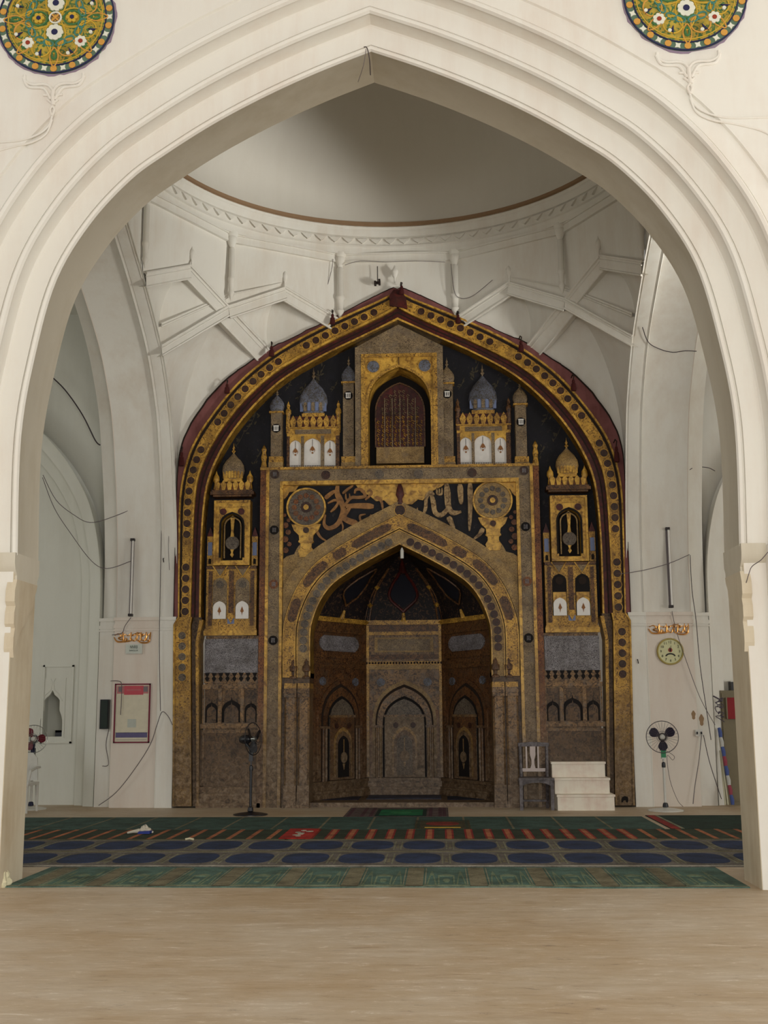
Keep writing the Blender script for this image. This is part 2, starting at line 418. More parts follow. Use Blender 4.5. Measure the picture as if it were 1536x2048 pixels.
for s in (-1, 1):
    mx = lambda v: Vector((v.x*(-s), v.y, v.z))   # nodes written for the left side
    X105 = Vector((-1.0, 18.50, 7.98)); C120 = Vector((-1.87, YC+3.24, 8.42)); X135 = P3(3.86, 135, 7.93)
    C150 = Vector((-3.2, YC+1.98, 8.34)); X165 = Vector((-3.66, YC+1.05, 7.86)); FF = Vector((-2.19, 18.52, 7.48)); SD = Vector((-3.68, YC+2.22, 7.12))
    KO = Vector((-3.68, 18.52, 4.6))
    wedge = [Vector((-a, 18.52, b)) for a, b in seg(Wc, 7.98, 7.48)]
    sedge = [Vector((-3.68, YC+a, b)) for a, b in seg(Vc, 7.86, 7.12)]
    wlow = [Vector((-a, 18.52, b)) for a, b in seg(Wc, 7.48, 4.6)]
    slow = [Vector((-3.68, YC+a, b)) for a, b in seg(Vc, 7.12, 4.6)]
    cell = []
    # diamond under C120
    cr = bez(C120, (C120+FF)*0.5+Vector((-0.3, 0.35, 0.3)), FF)
    cell.append((cr, res([C120, X105]+wedge[1:]))); cell.append((cr, res([C120, X135, FF])))
    cr = bez(C150, (C150+SD)*0.5+Vector((-0.38, 0.25, 0.3)), SD)
    cell.append((cr, res([C150, X165]+sedge[1:]))); cell.append((cr, res([C150, X135, SD])))
    # big corner kite
    cr = bez(X135, Vector((-3.85, 18.75, 7.2)), KO)
    cell.append((cr, res([X135, FF]+wlow[1:]))); cell.append((cr, res([X135, SD]+slow[1:])))
    for A, B in cell: patch(pend, [mx(p) for p in A], [mx(p) for p in B], WHITE)
    # drum faces over the zigzag
    for a, b, C in ((105, 135, C120), (135, 165, C150)):
        top = [P3(DR, a, 9.14), P3(DR, b, 9.14)]
        Xa = {105: X105, 135: X135}[a]; Xb = {135: X135, 165: X165}[b]
        pend.add([mx(p) for p in (top[0], top[1], Xb, C, Xa)], [(0, 1, 2, 3, 4)], WHITE)
    # bands and beads of the net, standing proud of the shells
    def rib(path, drop, proud=0.05, wd=0.2):
        P = [Vector(p) for p in path]; cc = Vector((0, YC, 7.2)); A, B = [], []
        for p in P:
            inn = (cc-p); inn.z *= 0.4; inn.normalize()
            A.append(p+inn*proud); B.append(p+inn*proud+Vector(drop)*wd)
        n_ = len(P)
        vs = [mx(v) for i in range(n_) for v in (A[i]-((cc-P[i]).normalized())*0.12, A[i], B[i], B[i]-((cc-P[i]).normalized())*0.14)]
        fs = []
        for i in range(n_-1):
            k = 4*i; fs += [(k+j, k+j+1, k+4+j+1, k+4+j) for j in range(3)]
        net.add(vs, fs, WHITE)
        net.tube([mx(v) for v in A], 0.022, WHITE, 6); net.tube([mx(v) for v in B], 0.018, WHITE, 6)
        net.tube([mx(a.lerp(b, 0.28)) for a, b in zip(A, B)], 0.010, WHITE, 6)
    def dn(a, b, c): d = Vector((a, b, c)); return d.normalized()
    rib(res([C120, X135], 6), dn(0.15, 0, -1)); rib(res([X135, SD], 8), dn(0.1, 0, -1), wd=0.16)
    rib(res([C120, X105], 6), dn(-0.4, 0.1, -1)); rib(res([C150, X165], 6), dn(0, 0.2, -1))
    rib(res([C150, X135], 6), dn(-0.5, 0.35, -0.9)); rib(res([X135, FF], 8), dn(-0.7, 0.1, -0.7), wd=0.26)
    rib(res([X135+Vector((0, 0, 0.2)), SD+Vector((0, 0, 0.36))], 8), dn(0.1, 0, -1), proud=0.03, wd=0.04)
    # polygonal fascia under the cornice
    for a, b in ((105, 135), (135, 165), (165, 195)):
        for z0, z1, r in ((9.0, 9.135, DR-0.05), (9.115, 9.15, DR-0.075)):
            q = [P3(r, a, z0), P3(r, b, z0), P3(r, b, z1), P3(r, a, z1), P3(r+0.1, a, z0), P3(r+0.1, b, z0)]
            net.add([mx(p) for p in q], [(0, 1, 2, 3), (0, 1, 5, 4)], WHITE)
    # colonnettes with vase capitals and pendant tips
    for a, zb in ((105, 7.98), (135, 7.98), (165, 7.9)):
        p = mx(P3(DR-0.06, a, 0))
        r = 0.062 if a == 105 else 0.045
        net.lathe([(0.001, 9.16), (0.10, 9.155), (0.10, 9.11), (0.075, 9.08), (0.085, 9.06), (0.075, 9.0), (0.05, 8.93), (r*0.7, 8.90), (r, 8.88), (r, zb+0.42), (r*1.25, zb+0.40), (r*1.25, zb+0.36), (r, zb+0.34), (r*0.9, zb+0.18), (r*1.2, zb+0.15), (r*0.6, zb+0.08), (0.001, zb)], (p.x, p.y, 0), WHITE, 14)
    # finials on the crowns
    for C in (C120, C150):
        p = mx(C+Vector((0.02, -0.06, 0))) if C is C120 else mx(C+Vector((0.06, -0.03, 0)))
        net.lathe([(0.012, -0.02), (0.016, 0.08), (0.03, 0.10), (0.05, 0.17), (0.045, 0.22), (0.015, 0.27), (0.0, 0.32)], (p.x, p.y, p.z), WHITE, 10)
    # thin moulding over the zigzag
    net.tube([mx(C120+Vector((0, -.02, .09))), mx(X135+Vector((0.1, -.04, 0.2)))], 0.008, WHITE, 6)
    net.tube([mx(C120+Vector((0, -.02, .09))), mx(X105+Vector((-0.1, -.04, 0.25)))], 0.008, WHITE, 6)
# centre drum face above the mihrab
a = P3(DR, 75, 9.14); b = P3(DR, 105, 9.14)
pend.add([a, b, Vector((-1.0, 18.50, 7.96)), Vector((-1.0, 18.53, 7.85)), Vector((0, 18.53, 8.32)), Vector((1.0, 18.53, 7.85)), Vector((1.0, 18.50, 7.96))], [(0, 1, 2, 3, 4, 5, 6)], WHITE)
for z0, z1, r in ((9.0, 9.135, DR-0.05), (9.115, 9.15, DR-0.075)):
    q = [P3(r, 75, z0), P3(r, 105, z0), P3(r, 105, z1), P3(r, 75, z1), P3(r+0.1, 75, z0), P3(r+0.1, 105, z0)]
    net.add(q, [(0, 1, 2, 3), (0, 1, 5, 4)], WHITE)
fp = M(790, 562)
net.lathe([(0.012, -0.06), (0.016, 0.02), (0.04, 0.05), (0.06, 0.12), (0.055, 0.16), (0.02, 0.21), (0.0, 0.26)], (fp[0], 18.42, fp[1]), WHITE, 10)
# rest of the drum behind the front arch
for k in range(195, 346, 30):
    a, b = P3(DR, k, 9.3), P3(DR, k+30, 9.3)
    pend.add([a, b, P3(DR+0.05, k+30, 8.0), P3(DR+0.05, k, 8.0)], [(0, 1, 2, 3)], WHITE)
pend.build('wall_drum', kind='structure', fix=False, angle=30)
net.build('trim_4', kind='structure', fix=False, angle=50)

# ---- side arches: half piers on the far wall that bend over into the arch soffits
vfull = arch(V, 6, foot=None)
for s in (-1, 1):
    mb = MB()
    side = 'left' if s < 0 else 'right'
    mpX = lambda u, v, w_, s=s: (s*w_, YC+u, v)
    pr = [(-0.13, 3.64), (-0.13, 3.645), (-0.115, 3.66), (-0.12, 3.67), (-0.12, 3.85), (-0.112, 3.855), (-0.12, 3.875), (-0.135, 3.89), (-0.12, 3.905), (-0.08, 3.91), (-0.08, 4.63), (-0.09, 4.64), (0.16, 4.65), (0.16, 4.92), (0.60, 4.93)]
    pr = [(d+0.13, w_) for d, w_ in pr]
    mb.sweep(vfull, pr, mpX, WHITE, [WHITE]*5+[WHITE]*5+[PANELW]+[WHITE]*10, sm=True)
    # face of the arch towards the dome: from the arch curve up to the drum
    up = []
    for u, v in vfull: up += [(s*3.68, YC+u, v), (s*3.68, YC+u, 9.3)]
    zt = [Vector(p) for p in up]
    # straight piers under the springing, slightly wider than the arch above, both far and near ends
    for (ya, yb, far) in ((18.42, 18.7, True),):
        mb.box(*sorted((s*3.63, s*3.90)), 18.47, 19.2, 0, 3.0, WHITE)
        mb.box(*sorted((s*3.90, s*4.64)), 18.50, 19.2, 0, 3.0, PANELW)
        mb.box(*sorted((s*4.64, s*4.93)), 18.66, 19.2, 0, 3.0, WHITE)
        mb.tube([(s*3.90, 18.475, 0.0), (s*3.90, 18.475, 3.0)], 0.012, WHITE, 6)
        # impost mouldings
        for z, h, e in ((2.79, 0.025, 0.02), (2.83, 0.06, 0.012), (2.955, 0.035, 0.028), (2.99, 0.02, 0.015)):
            mb.box(*sorted((s*3.625, s*3.905)), 18.47-e, 18.6, z, z+h, WHITE)
            mb.box(*sorted((s*3.905, s*4.655)), 18.50-e, 18.6, z, z+h, PANELW)
            mb.box(*sorted((s*4.64, s*4.94)), 18.66-e, 18.8, z, z+h, WHITE)
    # near pier (behind the front wall)
    mb.box(*sorted((s*3.68, s*4.93)), 10.71, 11.2, 0, 9.3, WHITE)
    mb.build('wall_'+side, kind='structure', angle=50)
    # spandrel between arch and drum on the near half (closes the light)
    sp = MB(); vs = []; cc = [p for p in vfull if p[0] < 1.2]
    for u, v in cc: vs += [(s*3.68, YC+u, v), (s*3.68, YC+u, 9.3)]
    sp.add(vs, [(2*i, 2*i+1, 2*i+3, 2*i+2) for i in range(len(cc)-1)], WHITE)
    cc = [p for p in vfull if p[1] > 6.5]; vs = []
    for u, v in offset(cc, 0.1): vs += [(s*4.1, YC+u, v), (s*4.1, YC+u, 9.9)]
    sp.add(vs, [(2*i, 2*i+1, 2*i+3, 2*i+2) for i in range(len(cc)-1)], WHITE)
    sp.build('wall_spandrel_'+side, kind='structure', fix=False)
    # ---- side bay beyond the arch: far wall with a blind arch, outer wall, ceiling
    wl = MB(); m = GREENW if s < 0 else WHITE
    mm_ = lambda x: s*x
    nx0, nx1 = 5.52, 6.12
    if s < 0:   # wall with the niche opening cut out
        wl.box(-5.62, -4.92, 19.1, 19.7, 0, 9.3, m); wl.box(-12, -6.02, 19.1, 19.7, 0, 9.3, m)
        wl.box(-6.02, -5.62, 19.1, 19.7, 0, 1.10, m); wl.box(-6.02, -5.62, 19.1, 19.7, 2.0, 9.3, m); wl.box(-6.02, -5.62, 19.5, 19.7, 1.10, 2.0, m)
    else: wl.box(4.92, 12, 19.1, 19.7, 0, 9.3, m)
    wl.box(*sorted((s*11.6, s*12.0)), 11.2, 19.1, 0, 9.3, m)
    wl.box(*sorted((s*4.2, s*12.0)), 10.73, 19.7, 8.4, 8.8, m)
    wl.build('wall_'+side+'_bay', kind='structure')
    # nested blind arch bands of the side bay wall
    t = MB(); ctr = s*8.235
    hw = [(3.3, 0), (3.3, 3.0), (3.26, 4.0), (3.1, 4.8), (2.85, 5.35), (2.5, 5.85), (2.0, 6.35), (1.2, 6.95), (0, 7.5)]
    c = [(u+ctr, v) for u, v in arch(hw, 5)]
    t.sweep(c, [(-0.012, 19.0), (-0.012, 18.68), (-0.015, 18.72), (-0.02, 18.73), (-0.22, 18.80), (-0.22, 18.93), (-0.25, 18.94), (-0.42, 19.0), (-0.42, 19.12)], mpY, m, sm=True)
    t.build('trim_%d' % (5 if s < 0 else 6), kind='structure', angle=40)

# ---- far wall around the mihrab: only the strip between arch curve and pier, built as one ring
mb = MB(); wf = [(u*1.005, v) for u, v in arch(W, 6)]
inner = offset(wf, -0.02)
o_ = [(u, v) for u, v in wf]
vs = []
for (u, v) in wf:
    e = (3.75*(1 if u > 0 else -1), v) if v < 5 else (u*1.0, 9.2)
    vs += [(u, YF, v), (e[0], YF, e[1])]
mb.add(vs, [(2*i, 2*i+1, 2*i+3, 2*i+2) for i in range(len(wf)-1)], WHITE)
for s in (-1, 1): mb.box(*sorted((s*3.66, s*3.9)), YF, YF+0.6, 0, 5, WHITE)
mb.box(-5, 5, 22.0, 22.2, 0, 9.3, WHITE)
mb.build('wall_far', kind='structure')
# ================================================================== MIHRAB
GOLD = ornate('gilt_arabesque', (208, 160, 66), (98, 62, 24), 30, 0.38, 0.50, wear=(120, 88, 44), rough=0.45)
GOLDP = ornate('gilt_plain', (222, 174, 74), (158, 112, 42), 9, 0.34, 0.5, wear=(128, 92, 42), rough=0.4)
TAN = ornate('tan_lettering', (184, 152, 94), (108, 80, 46), 34, 0.40, 0.52, wear=(124, 104, 78), lett=True)
GREYI = ornate('grey_inscription', (156, 134, 100), (78, 62, 48), 30, 0.42, 0.52, wear=(112, 98, 82), lett=True)
GREYL = ornate('grey_script_panel', (150, 146, 148), (64, 58, 62), 36, 0.44, 0.52, lett=True, zwear=0.3)
BROWNP = ornate('brown_floral', (120, 82, 44), (56, 32, 18), 28, 0.44, 0.55, wear=(84, 62, 40))
REDBR = ornate('red_brown_floral', (138, 84, 38), (78, 34, 16), 34, 0.42, 0.54, wear=(108, 78, 50))
NAVY = ornate('navy_floral', (17, 16, 25), (52, 48, 44), 15, 0.28, 0.37, rough=0.7, zwear=-3)
NAVYD = mat('navy_field', (20, 20, 30), 0.75)
BLACK = mat('black_gap', (18, 12, 10), 0.8)
MAROON = ornate('maroon_paint', (88, 28, 22), (58, 16, 14), 8, 0.4, 0.6, wear=(64, 34, 24), zwear=1.2)
DISCD = ornate('dark_roundel_paint', (74, 42, 28), (28, 14, 12), 40, 0.42, 0.54, wear=(70, 54, 42), zwear=0.5)
DISCG = ornate('grey_roundel_paint', (120, 108, 92), (60, 50, 44), 46, 0.42, 0.54, wear=(96, 82, 68), zwear=0.5)
BLUEG = ornate('blue_grey_dome_paint', (112, 116, 132), (84, 78, 66), 26, 0.40, 0.54)
STONE = ornate('worn_painted_stone', (146, 112, 72), (68, 48, 30), 18, 0.38, 0.56, wear=(112, 98, 84), zwear=1.2)
STONED = ornate('dark_worn_stone', (104, 78, 50), (48, 34, 22), 16, 0.36, 0.58, wear=(86, 70, 56), zwear=0.8)
WHITEP = mat('white_panel_paint', (226, 222, 216), 0.6)
BLUEP = mat('pale_blue_paint', (112, 124, 158), 0.6)
ORANGE = mat('rust_ornament_paint', (140, 92, 50), 0.6)
GREYB = mat('dark_grey_bars', (70, 62, 58), 0.6)
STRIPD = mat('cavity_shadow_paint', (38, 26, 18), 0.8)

mih = empty('mihrab', (0, YW, 0), 'tall painted and gilded arched mihrab set in the white end wall', 'mihrab')
ORG = (0, YW, 0)
def part(mbx, name, parent=None, label=None, angle=35, kind=None):
    return mbx.build(name, parent or mih, kind=kind, angle=angle, label=label)
def PB(): return MB(ORG)
def MX(pts, s, Y=YW):
    """trace of the left half in pixels -> (x,z) for side s"""
    out = []
    for p in pts:
        x, z = M(p[0], p[1], Y); out.append((x if s < 0 else -x, z))
    return out
def mxx(px, py, s, Y=YW):
    x, z = M(px, py, Y); return ((x if s < 0 else -x), z)
AX = M(800, 1000)[0]
def disc(mbx, x, z, r, y, m1, m2, ring=0.2, d=0.012, n=20):
    mbx.prism(circle(x, z, r, n), y-d, y+0.01, m1); mbx.prism(circle(x, z, r*(1-ring), n), y-d-0.004, y, m2)

# ---- outer archivolt
OUT = [(-3.585, 0.02), (-3.585, 3.02), (-3.60, 3.10)]
tr = [(358, 1235), (359, 1100), (361, 1000), (372, 935), (392, 882), (430, 825), (480, 765), (545, 712), (620, 668), (700, 630), (760, 603), (800, 584)]
po = [M(*p) for p in tr]
tri = [(383, 1235), (387, 1100), (392, 1000), (402, 945), (424, 895), (456, 845), (503, 790), (560, 742), (640, 697), (715, 660), (765, 635), (800, 617)]
pi_ = [M(*p) for p in tri]
trr = [(402, 1235), (404, 1100), (410, 1010), (420, 958), (441, 908), (472, 858), (518, 804), (573, 756), (648, 712), (718, 678), (765, 655), (800, 640)]
pr_ = [M(*p) for p in trr]
sy = lambda P: [(-abs(x), z) for x, z in P[:-1]]+[(0, P[-1][1])]+[(abs(x), z) for x, z in P[:-1]][::-1]
po, pi_, pr_ = [catmull(sy(P)[:12], 5) for P in (po, pi_, pr_)]
def full(h): return h+[(-x, z) for x, z in h[:-1]][::-1]
po, pi_, pr_ = full(po), full(pi_), full(pr_)
def lerpc(A, B, t): return [(a[0]+(b[0]-a[0])*t, a[1]+(b[1]-a[1])*t) for a, b in zip(A, B)]
mb = PB()
mb.strip(po, pi_, YW-0.06, YW+0.3, GOLD)
mb.strip(po, lerpc(po, pi_, 0.10), YW-0.085, YW, GOLDP); mb.strip(lerpc(po, pi_, 0.88), pi_, YW-0.085, YW, GOLDP)
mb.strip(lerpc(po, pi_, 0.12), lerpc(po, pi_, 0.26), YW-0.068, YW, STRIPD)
mid = lerpc(po, pi_, 0.56)
# roundels along the arch
L = [0]
for a, b in zip(mid, mid[1:]): L.append(L[-1]+hypot(b[0]-a[0], b[1]-a[1]))
def atlen(c, L, t):
    for k in range(len(c)-1):
        if t <= L[k+1]:
            u = (t-L[k])/(L[k+1]-L[k]); return (c[k][0]+(c[k+1][0]-c[k][0])*u, c[k][1]+(c[k+1][1]-c[k][1])*u)
    return c[-1]
NR = 78
for k in range(NR):
    t = L[-1]*(k+0.5)/NR
    if abs(k+0.5-NR/2) < 2: continue
    x, z = atlen(mid, L, t)
    if k % 11 in (5, 6) and k not in (38, 39): # lobed cartouche between runs of roundels
        continue
    disc(mb, x, z, 0.073, YW-0.062, GOLDP, DISCD, 0.16, n=14)
part(mb, 'archivolt')
# pink unpainted margin outside the arch, broken edge
mb = PB(); outer = []
Wm = catmull([(a, b) for a, b in W], 6)
random.seed(3)
for (x, z) in po[:len(po)//2+1]:
    # nearest point outwards
    best = min(Wm, key=lambda q: (q[0]+x)**2+(q[1]-z)**2)
    k = 0.97
    outer.append((-best[0]*k-(-x)*(1-k) if False else x+(-best[0]-x)*k, z+(best[1]-z)*k+random.uniform(-.012, .012)))
outer = full(outer[:-1]+[(0, 8.50)])
mb.strip(outer, po, YW-0.02, YW+0.2, PINK)
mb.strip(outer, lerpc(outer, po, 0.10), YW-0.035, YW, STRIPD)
part(mb, 'bare_margin', label='pink unpainted plaster margin with a broken edge')
mb = PB(); mb.strip(pi_, pr_, YW-0.01, YW+0.34, MAROON); mb.strip(lerpc(pi_, pr_, 0.82), pr_, YW-0.03, YW+0.3, GOLDP)
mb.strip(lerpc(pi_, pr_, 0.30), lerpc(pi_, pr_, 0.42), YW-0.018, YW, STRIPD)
part(mb, 'inner_moulding', label='dark red painted inner moulding')
# keystone block
mb = PB(); k0 = M(788, 600); mb.prism([(-0.13, 8.18), (0.17, 8.12), (0.15, 8.30), (0.06, 8.46), (-0.06, 8.46), (-0.13, 8.36)], YW-0.11, YW, MAROON)
part(mb, 'keystone', label='dark red keystone block at the peak')

# legs of the outer frame under the arch
for s in (-1, 1):
    mb = PB()
    A = MX([(347, 1612), (349, 1250), (358, 1235)], s); B = MX([(385, 1612), (383, 1252), (386, 1235)], s)
    mb.strip(A, B, YW-0.07, YW+0.3, GOLD)
    A2 = MX([(347, 1612), (349, 1250), (358, 1235)], s); B2 = MX([(351, 1612), (352, 1250), (361, 1235)], s)
    mb.strip(A2, B2, YW-0.09, YW, GOLDP); mb.strip(MX([(382, 1612), (380, 1252), (384, 1235)], s), B, YW-0.09, YW, GOLDP)
    for py in (1272, 1293, 1314, 1335, 1355):
        x, z = mxx(366.5, py, s); disc(mb, x, z, 0.072, YW-0.072, GOLDP, DISCG if s < 0 else DISCD, 0.14, n=16)
    part(mb, 'frame_leg')
    mb = PB(); mb.strip(MX([(386, 1612), (384, 1252), (388, 1235)], s), MX([(395, 1612), (394, 1285), (404, 1235)], s), YW-0.02, YW+0.34, STONED)
    mb.strip(MX([(394, 1612), (392, 1285), (400, 1240)], s), MX([(399, 1612), (398, 1285), (407, 1240)], s), YW-0.04, YW+0.34, GOLD)
    part(mb, 'leg_moulding')

# ---- dark painted field
YFI = YW+0.26
FZq = M(800, 936)[1]; mb = PB()
for s in (-1, 1):
    f = [(-abs(x), z) for x, z in pi_[:len(pi_)//2+1] if x < -0.70]
    f = f+[(-0.70, f[-1][1]+0.1), (-0.70, FZq-0.02), (-2.25, FZq-0.02), (-2.25, 2.6)]
    mb.add([(x*(-s), YFI, z) for x, z in f], [list(range(len(f)))], NAVY)
part(mb, 'painted_field', label='dark navy painted field with faint leaf sprays')

# faint leaf sprays on the dark field
SPR = mat('faint_leaf_paint', (64, 58, 44), 0.8)
for s in (-1, 1):
    for (px, py, k0, sc) in ((640, 735, 9, 1.0), (602, 775, 7, 0.9), (668, 762, 6, 0.7), (500, 835, 8, 1.0), (478, 868, 6, 0.9), (512, 905, 7, 0.8), (408, 985, 5, 0.6), (575, 760, 5, 0.7)):
        x, z = mxx(px, py, s); rg = random.Random(px)
        mb = PB(); mb.tube([(x-0.10*sc, YFI-0.004, z-0.16*sc), (x-0.02, YFI-0.004, z-0.04), (x+0.05*sc, YFI-0.004, z+0.12*sc)], 0.006, SPR, 4)
        for k in range(k0):
            t_ = rg.uniform(-1, 1); ax, az = x+0.07*t_*sc+rg.uniform(-.07, .07)*sc, z+0.13*t_*sc+rg.uniform(-.05, .05)*sc; an = rg.uniform(0, pi)
            mb.prism([(ax+0.035*sc*cos(q_)*cos(an)-0.014*sc*sin(q_)*sin(an), az+0.035*sc*cos(q_)*sin(an)+0.014*sc*sin(q_)*cos(an)) for q_ in [2*pi*i/8 for i in range(8)]], YFI-0.006, YFI, SPR)
        part(mb, 'leaf_spray')

# ---- central frame
FZ = M(800, 936)[1]; FZ1 = M(800, 962)[1]; GZ = M(800, 967)[1]
YB = YW-0.02
xo, xa, xb, xc, xd = [abs(M(p, 1100)[0]) for p in (520, 532, 538, 560, 566)]
mb = PB()
for s in (-1, 1):
    mb.box(*sorted((s*xo, s*xa)), YB-0.02, YW+0.5, 0, FZ, REDBR)
    mb.box(*sorted((s*xa, s*xb)), YB-0.045, YW+0.5, 0, FZ, GOLDP)
    mb.box(*sorted((s*xb, s*xc)), YB-0.02, YW+0.5, 0, FZ, GREYI)
    mb.box(*sorted((s*xc, s*xd)), YB-0.045, YW+0.5, 0, FZ1, GOLDP)
    for py, m2 in ((950, DISCD), (1061, BLACK), (1169, REDBR), (1281, BLACK), (1115, GREYI), (1000, GREYI)):
        if m2 is GREYI: continue
        x = s*(xb+xc)/2; z = M(550, py)[1]; disc(mb, x, z, 0.085, YB-0.022, GREYI, m2, 0.1, n=18)
        for k in (-1, 0, 1):   # little bright letters inside
            mb.box(x+k*0.022-0.006, x+k*0.022+0.006, YB-0.045, YB-0.02, z-0.035, z+0.035, GREYL)
mb.box(-xb, xb, YB-0.02, YW+0.5, FZ1, FZ, GREYI); mb.box(-xo, xo, YB-0.06, YW+0.4, FZ-0.012, FZ+0.03, GOLD)
mb.box(-xc, xc, YB-0.045, YW+0.4, GZ-0.01, FZ1+0.015, GOLDP)
for px, m2 in ((652, DISCD), (759, DISCG), (837, DISCG), (944, DISCD)):
    x = M(px, 950)[0]; disc(mb, x, (FZ+FZ1)/2, 0.085, YB-0.022, GREYI, m2, 0.1, n=18)
part(mb, 'inscription_frame', label='square gold and grey frame covered in small lettering')

# ---- spandrels
# niche opening profile (half), traced on the front plane
NI = [(1.44, 1.82), (1.45, 2.6), (1.42, 2.9), (1.29, 3.24), (1.10, 3.50), (0.83, 3.70), (0.45, 3.92), (0.2, 4.05), (0, 4.15)]
ni = arch(NI, 5); n1 = offset(ni, 0.22); n2 = offset(ni, 0.44); n3 = offset(ni, 0.64)
n3 = [(max(-xd, min(xd, x)), z) for x, z in n3]
YS = YW+0.05
mb = PB()
top = [(x, z) for x, z in n3 if z > 2.6]
vs = []
for x, z in n2:
    vs += [(x, YS, z), (max(-xd, min(xd, x*1.8)), YS, GZ if z > 3.2 else z)]
for s in (-1, 1):
    pts = [(s*xd, 2.4)]+[(x, z) for x, z in (n2 if s < 0 else n2[::-1]) if z > 2.4 and x*s >= 0]+[(0, GZ), (s*xd, GZ)]
    mb.add([(x, YS, z) for x, z in pts], [list(range(len(pts)))], NAVY)
part(mb, 'spandrel', label='navy painted spandrels above the niche arch')
# gilt fields around the corners and the centre of the spandrel
mb = PB()
ctr = [M(x_, y_) for x_, y_ in ((700, 965), (712, 970), (722, 984), (738, 990), (752, 1002), (768, 1000), (778, 1010), (790, 1008), (800, 1014), (812, 1008), (824, 1008), (836, 998), (846, 1000), (856, 985), (872, 978), (884, 972), (892, 965))]
mb.prism(ctr, YS-0.03, YS+0.01, GOLDP); part(mb, 'gilt_relief')
for s in (-1, 1):
    mb = PB(); P = MX([(566, 967), (608, 967), (596, 972), (590, 982), (578, 984), (574, 992), (566, 1000)], s); mb.prism(P, YS-0.03, YS+0.01, GOLDP); part(mb, 'gilt_relief'); mb = PB()
    # lower gilt mass rising into the vase foot
    P = MX([(566, 1200), (566, 1118), (574, 1112), (588, 1108), (594, 1096), (600, 1088), (604, 1078), (606, 1070), (624, 1070), (624, 1082), (620, 1094), (623, 1104), (614, 1116), (604, 1130), (594, 1146), (582, 1166)], s)
    mb.prism(P, YS-0.035, YS+0.01, TAN); part(mb, 'gilt_relief')
    for (x_, y_, r) in ((571, 1050, .05), (576, 1064, .045), (570, 1078, .055), (578, 1088, .04), (571, 1100, .05), (577, 1040, .035), (569, 1030, .03)):
        x, z = mxx(x_, y_, s); mb = PB(); mb.prism(circle(x, z, r, 8), YS-0.03, YS+0.01, REDBR); part(mb, 'blossom_relief')
# red finial over the arch
mb = PB(); mb.lathe([(0.02, 4.78), (0.05, 4.82), (0.035, 4.90), (0.07, 4.97), (0.05, 5.08), (0.02, 5.16), (0, 5.24)], (AX, YS-0.05, 0), MAROON, 10, 0.5); part(mb, 'apex_finial')
# roundels on vase feet
for s, (cx_, cy_) in ((-1, (612.5, 1015)), (1, (985, 1001))):
    mb = PB(); x, z = M(cx_, cy_); R = 0.325
    mb.lathe([(0.001, -0.06), (R*0.9, -0.06), (R*0.92, -0.085), (R, -0.085), (R, 0.02)], (x, YS, z), GOLDP, 36, axis='y', sm=False)
    mb.prism(circle(x, z, R*0.9, 36), YS-0.068, YS-0.05, DISCG if s < 0 else TAN)
    for k in range(12):
        a = k*pi/6; mb.prism(circle(x+R*0.6*cos(a), z+R*0.6*sin(a), 0.045, 8), YS-0.078, YS-0.06, REDBR if (s < 0) else DISCG)
    mb.prism(circle(x, z, 0.09, 14), YS-0.08, YS-0.06, DISCD); mb.prism(circle(x, z, 0.045, 10), YS-0.086, YS-0.06, GOLDP)
    part(mb, 'round_panel', label='grey and brown painted round panel' if s < 0 else 'gilt painted round panel')
    mb = PB(); z1 = z-R*0.92
    P = [(-0.24, z1+0.02), (-0.20, z1-0.08), (-0.12, z1-0.16), (-0.11, z1-0.24), (-0.13, z1-0.27), (-0.09, z1-0.30), (-0.09, z1-0.36), (-0.13, z1-0.42), (-0.10, z1-0.52)]
    P = [(x+a, b) for a, b in P]+[(x-a, b) for a, b in P[::-1]]
    mb.prism(P, YS-0.06, YS, GOLDP); mb.prism(circle(x, z1-0.08, 0.05, 10), YS-0.07, YS, DISCD); mb.box(x-0.12, x+0.12, YS-0.08, YS, z1-0.28, z1-0.25, GOLDP)
    part(mb, 'vase_foot')
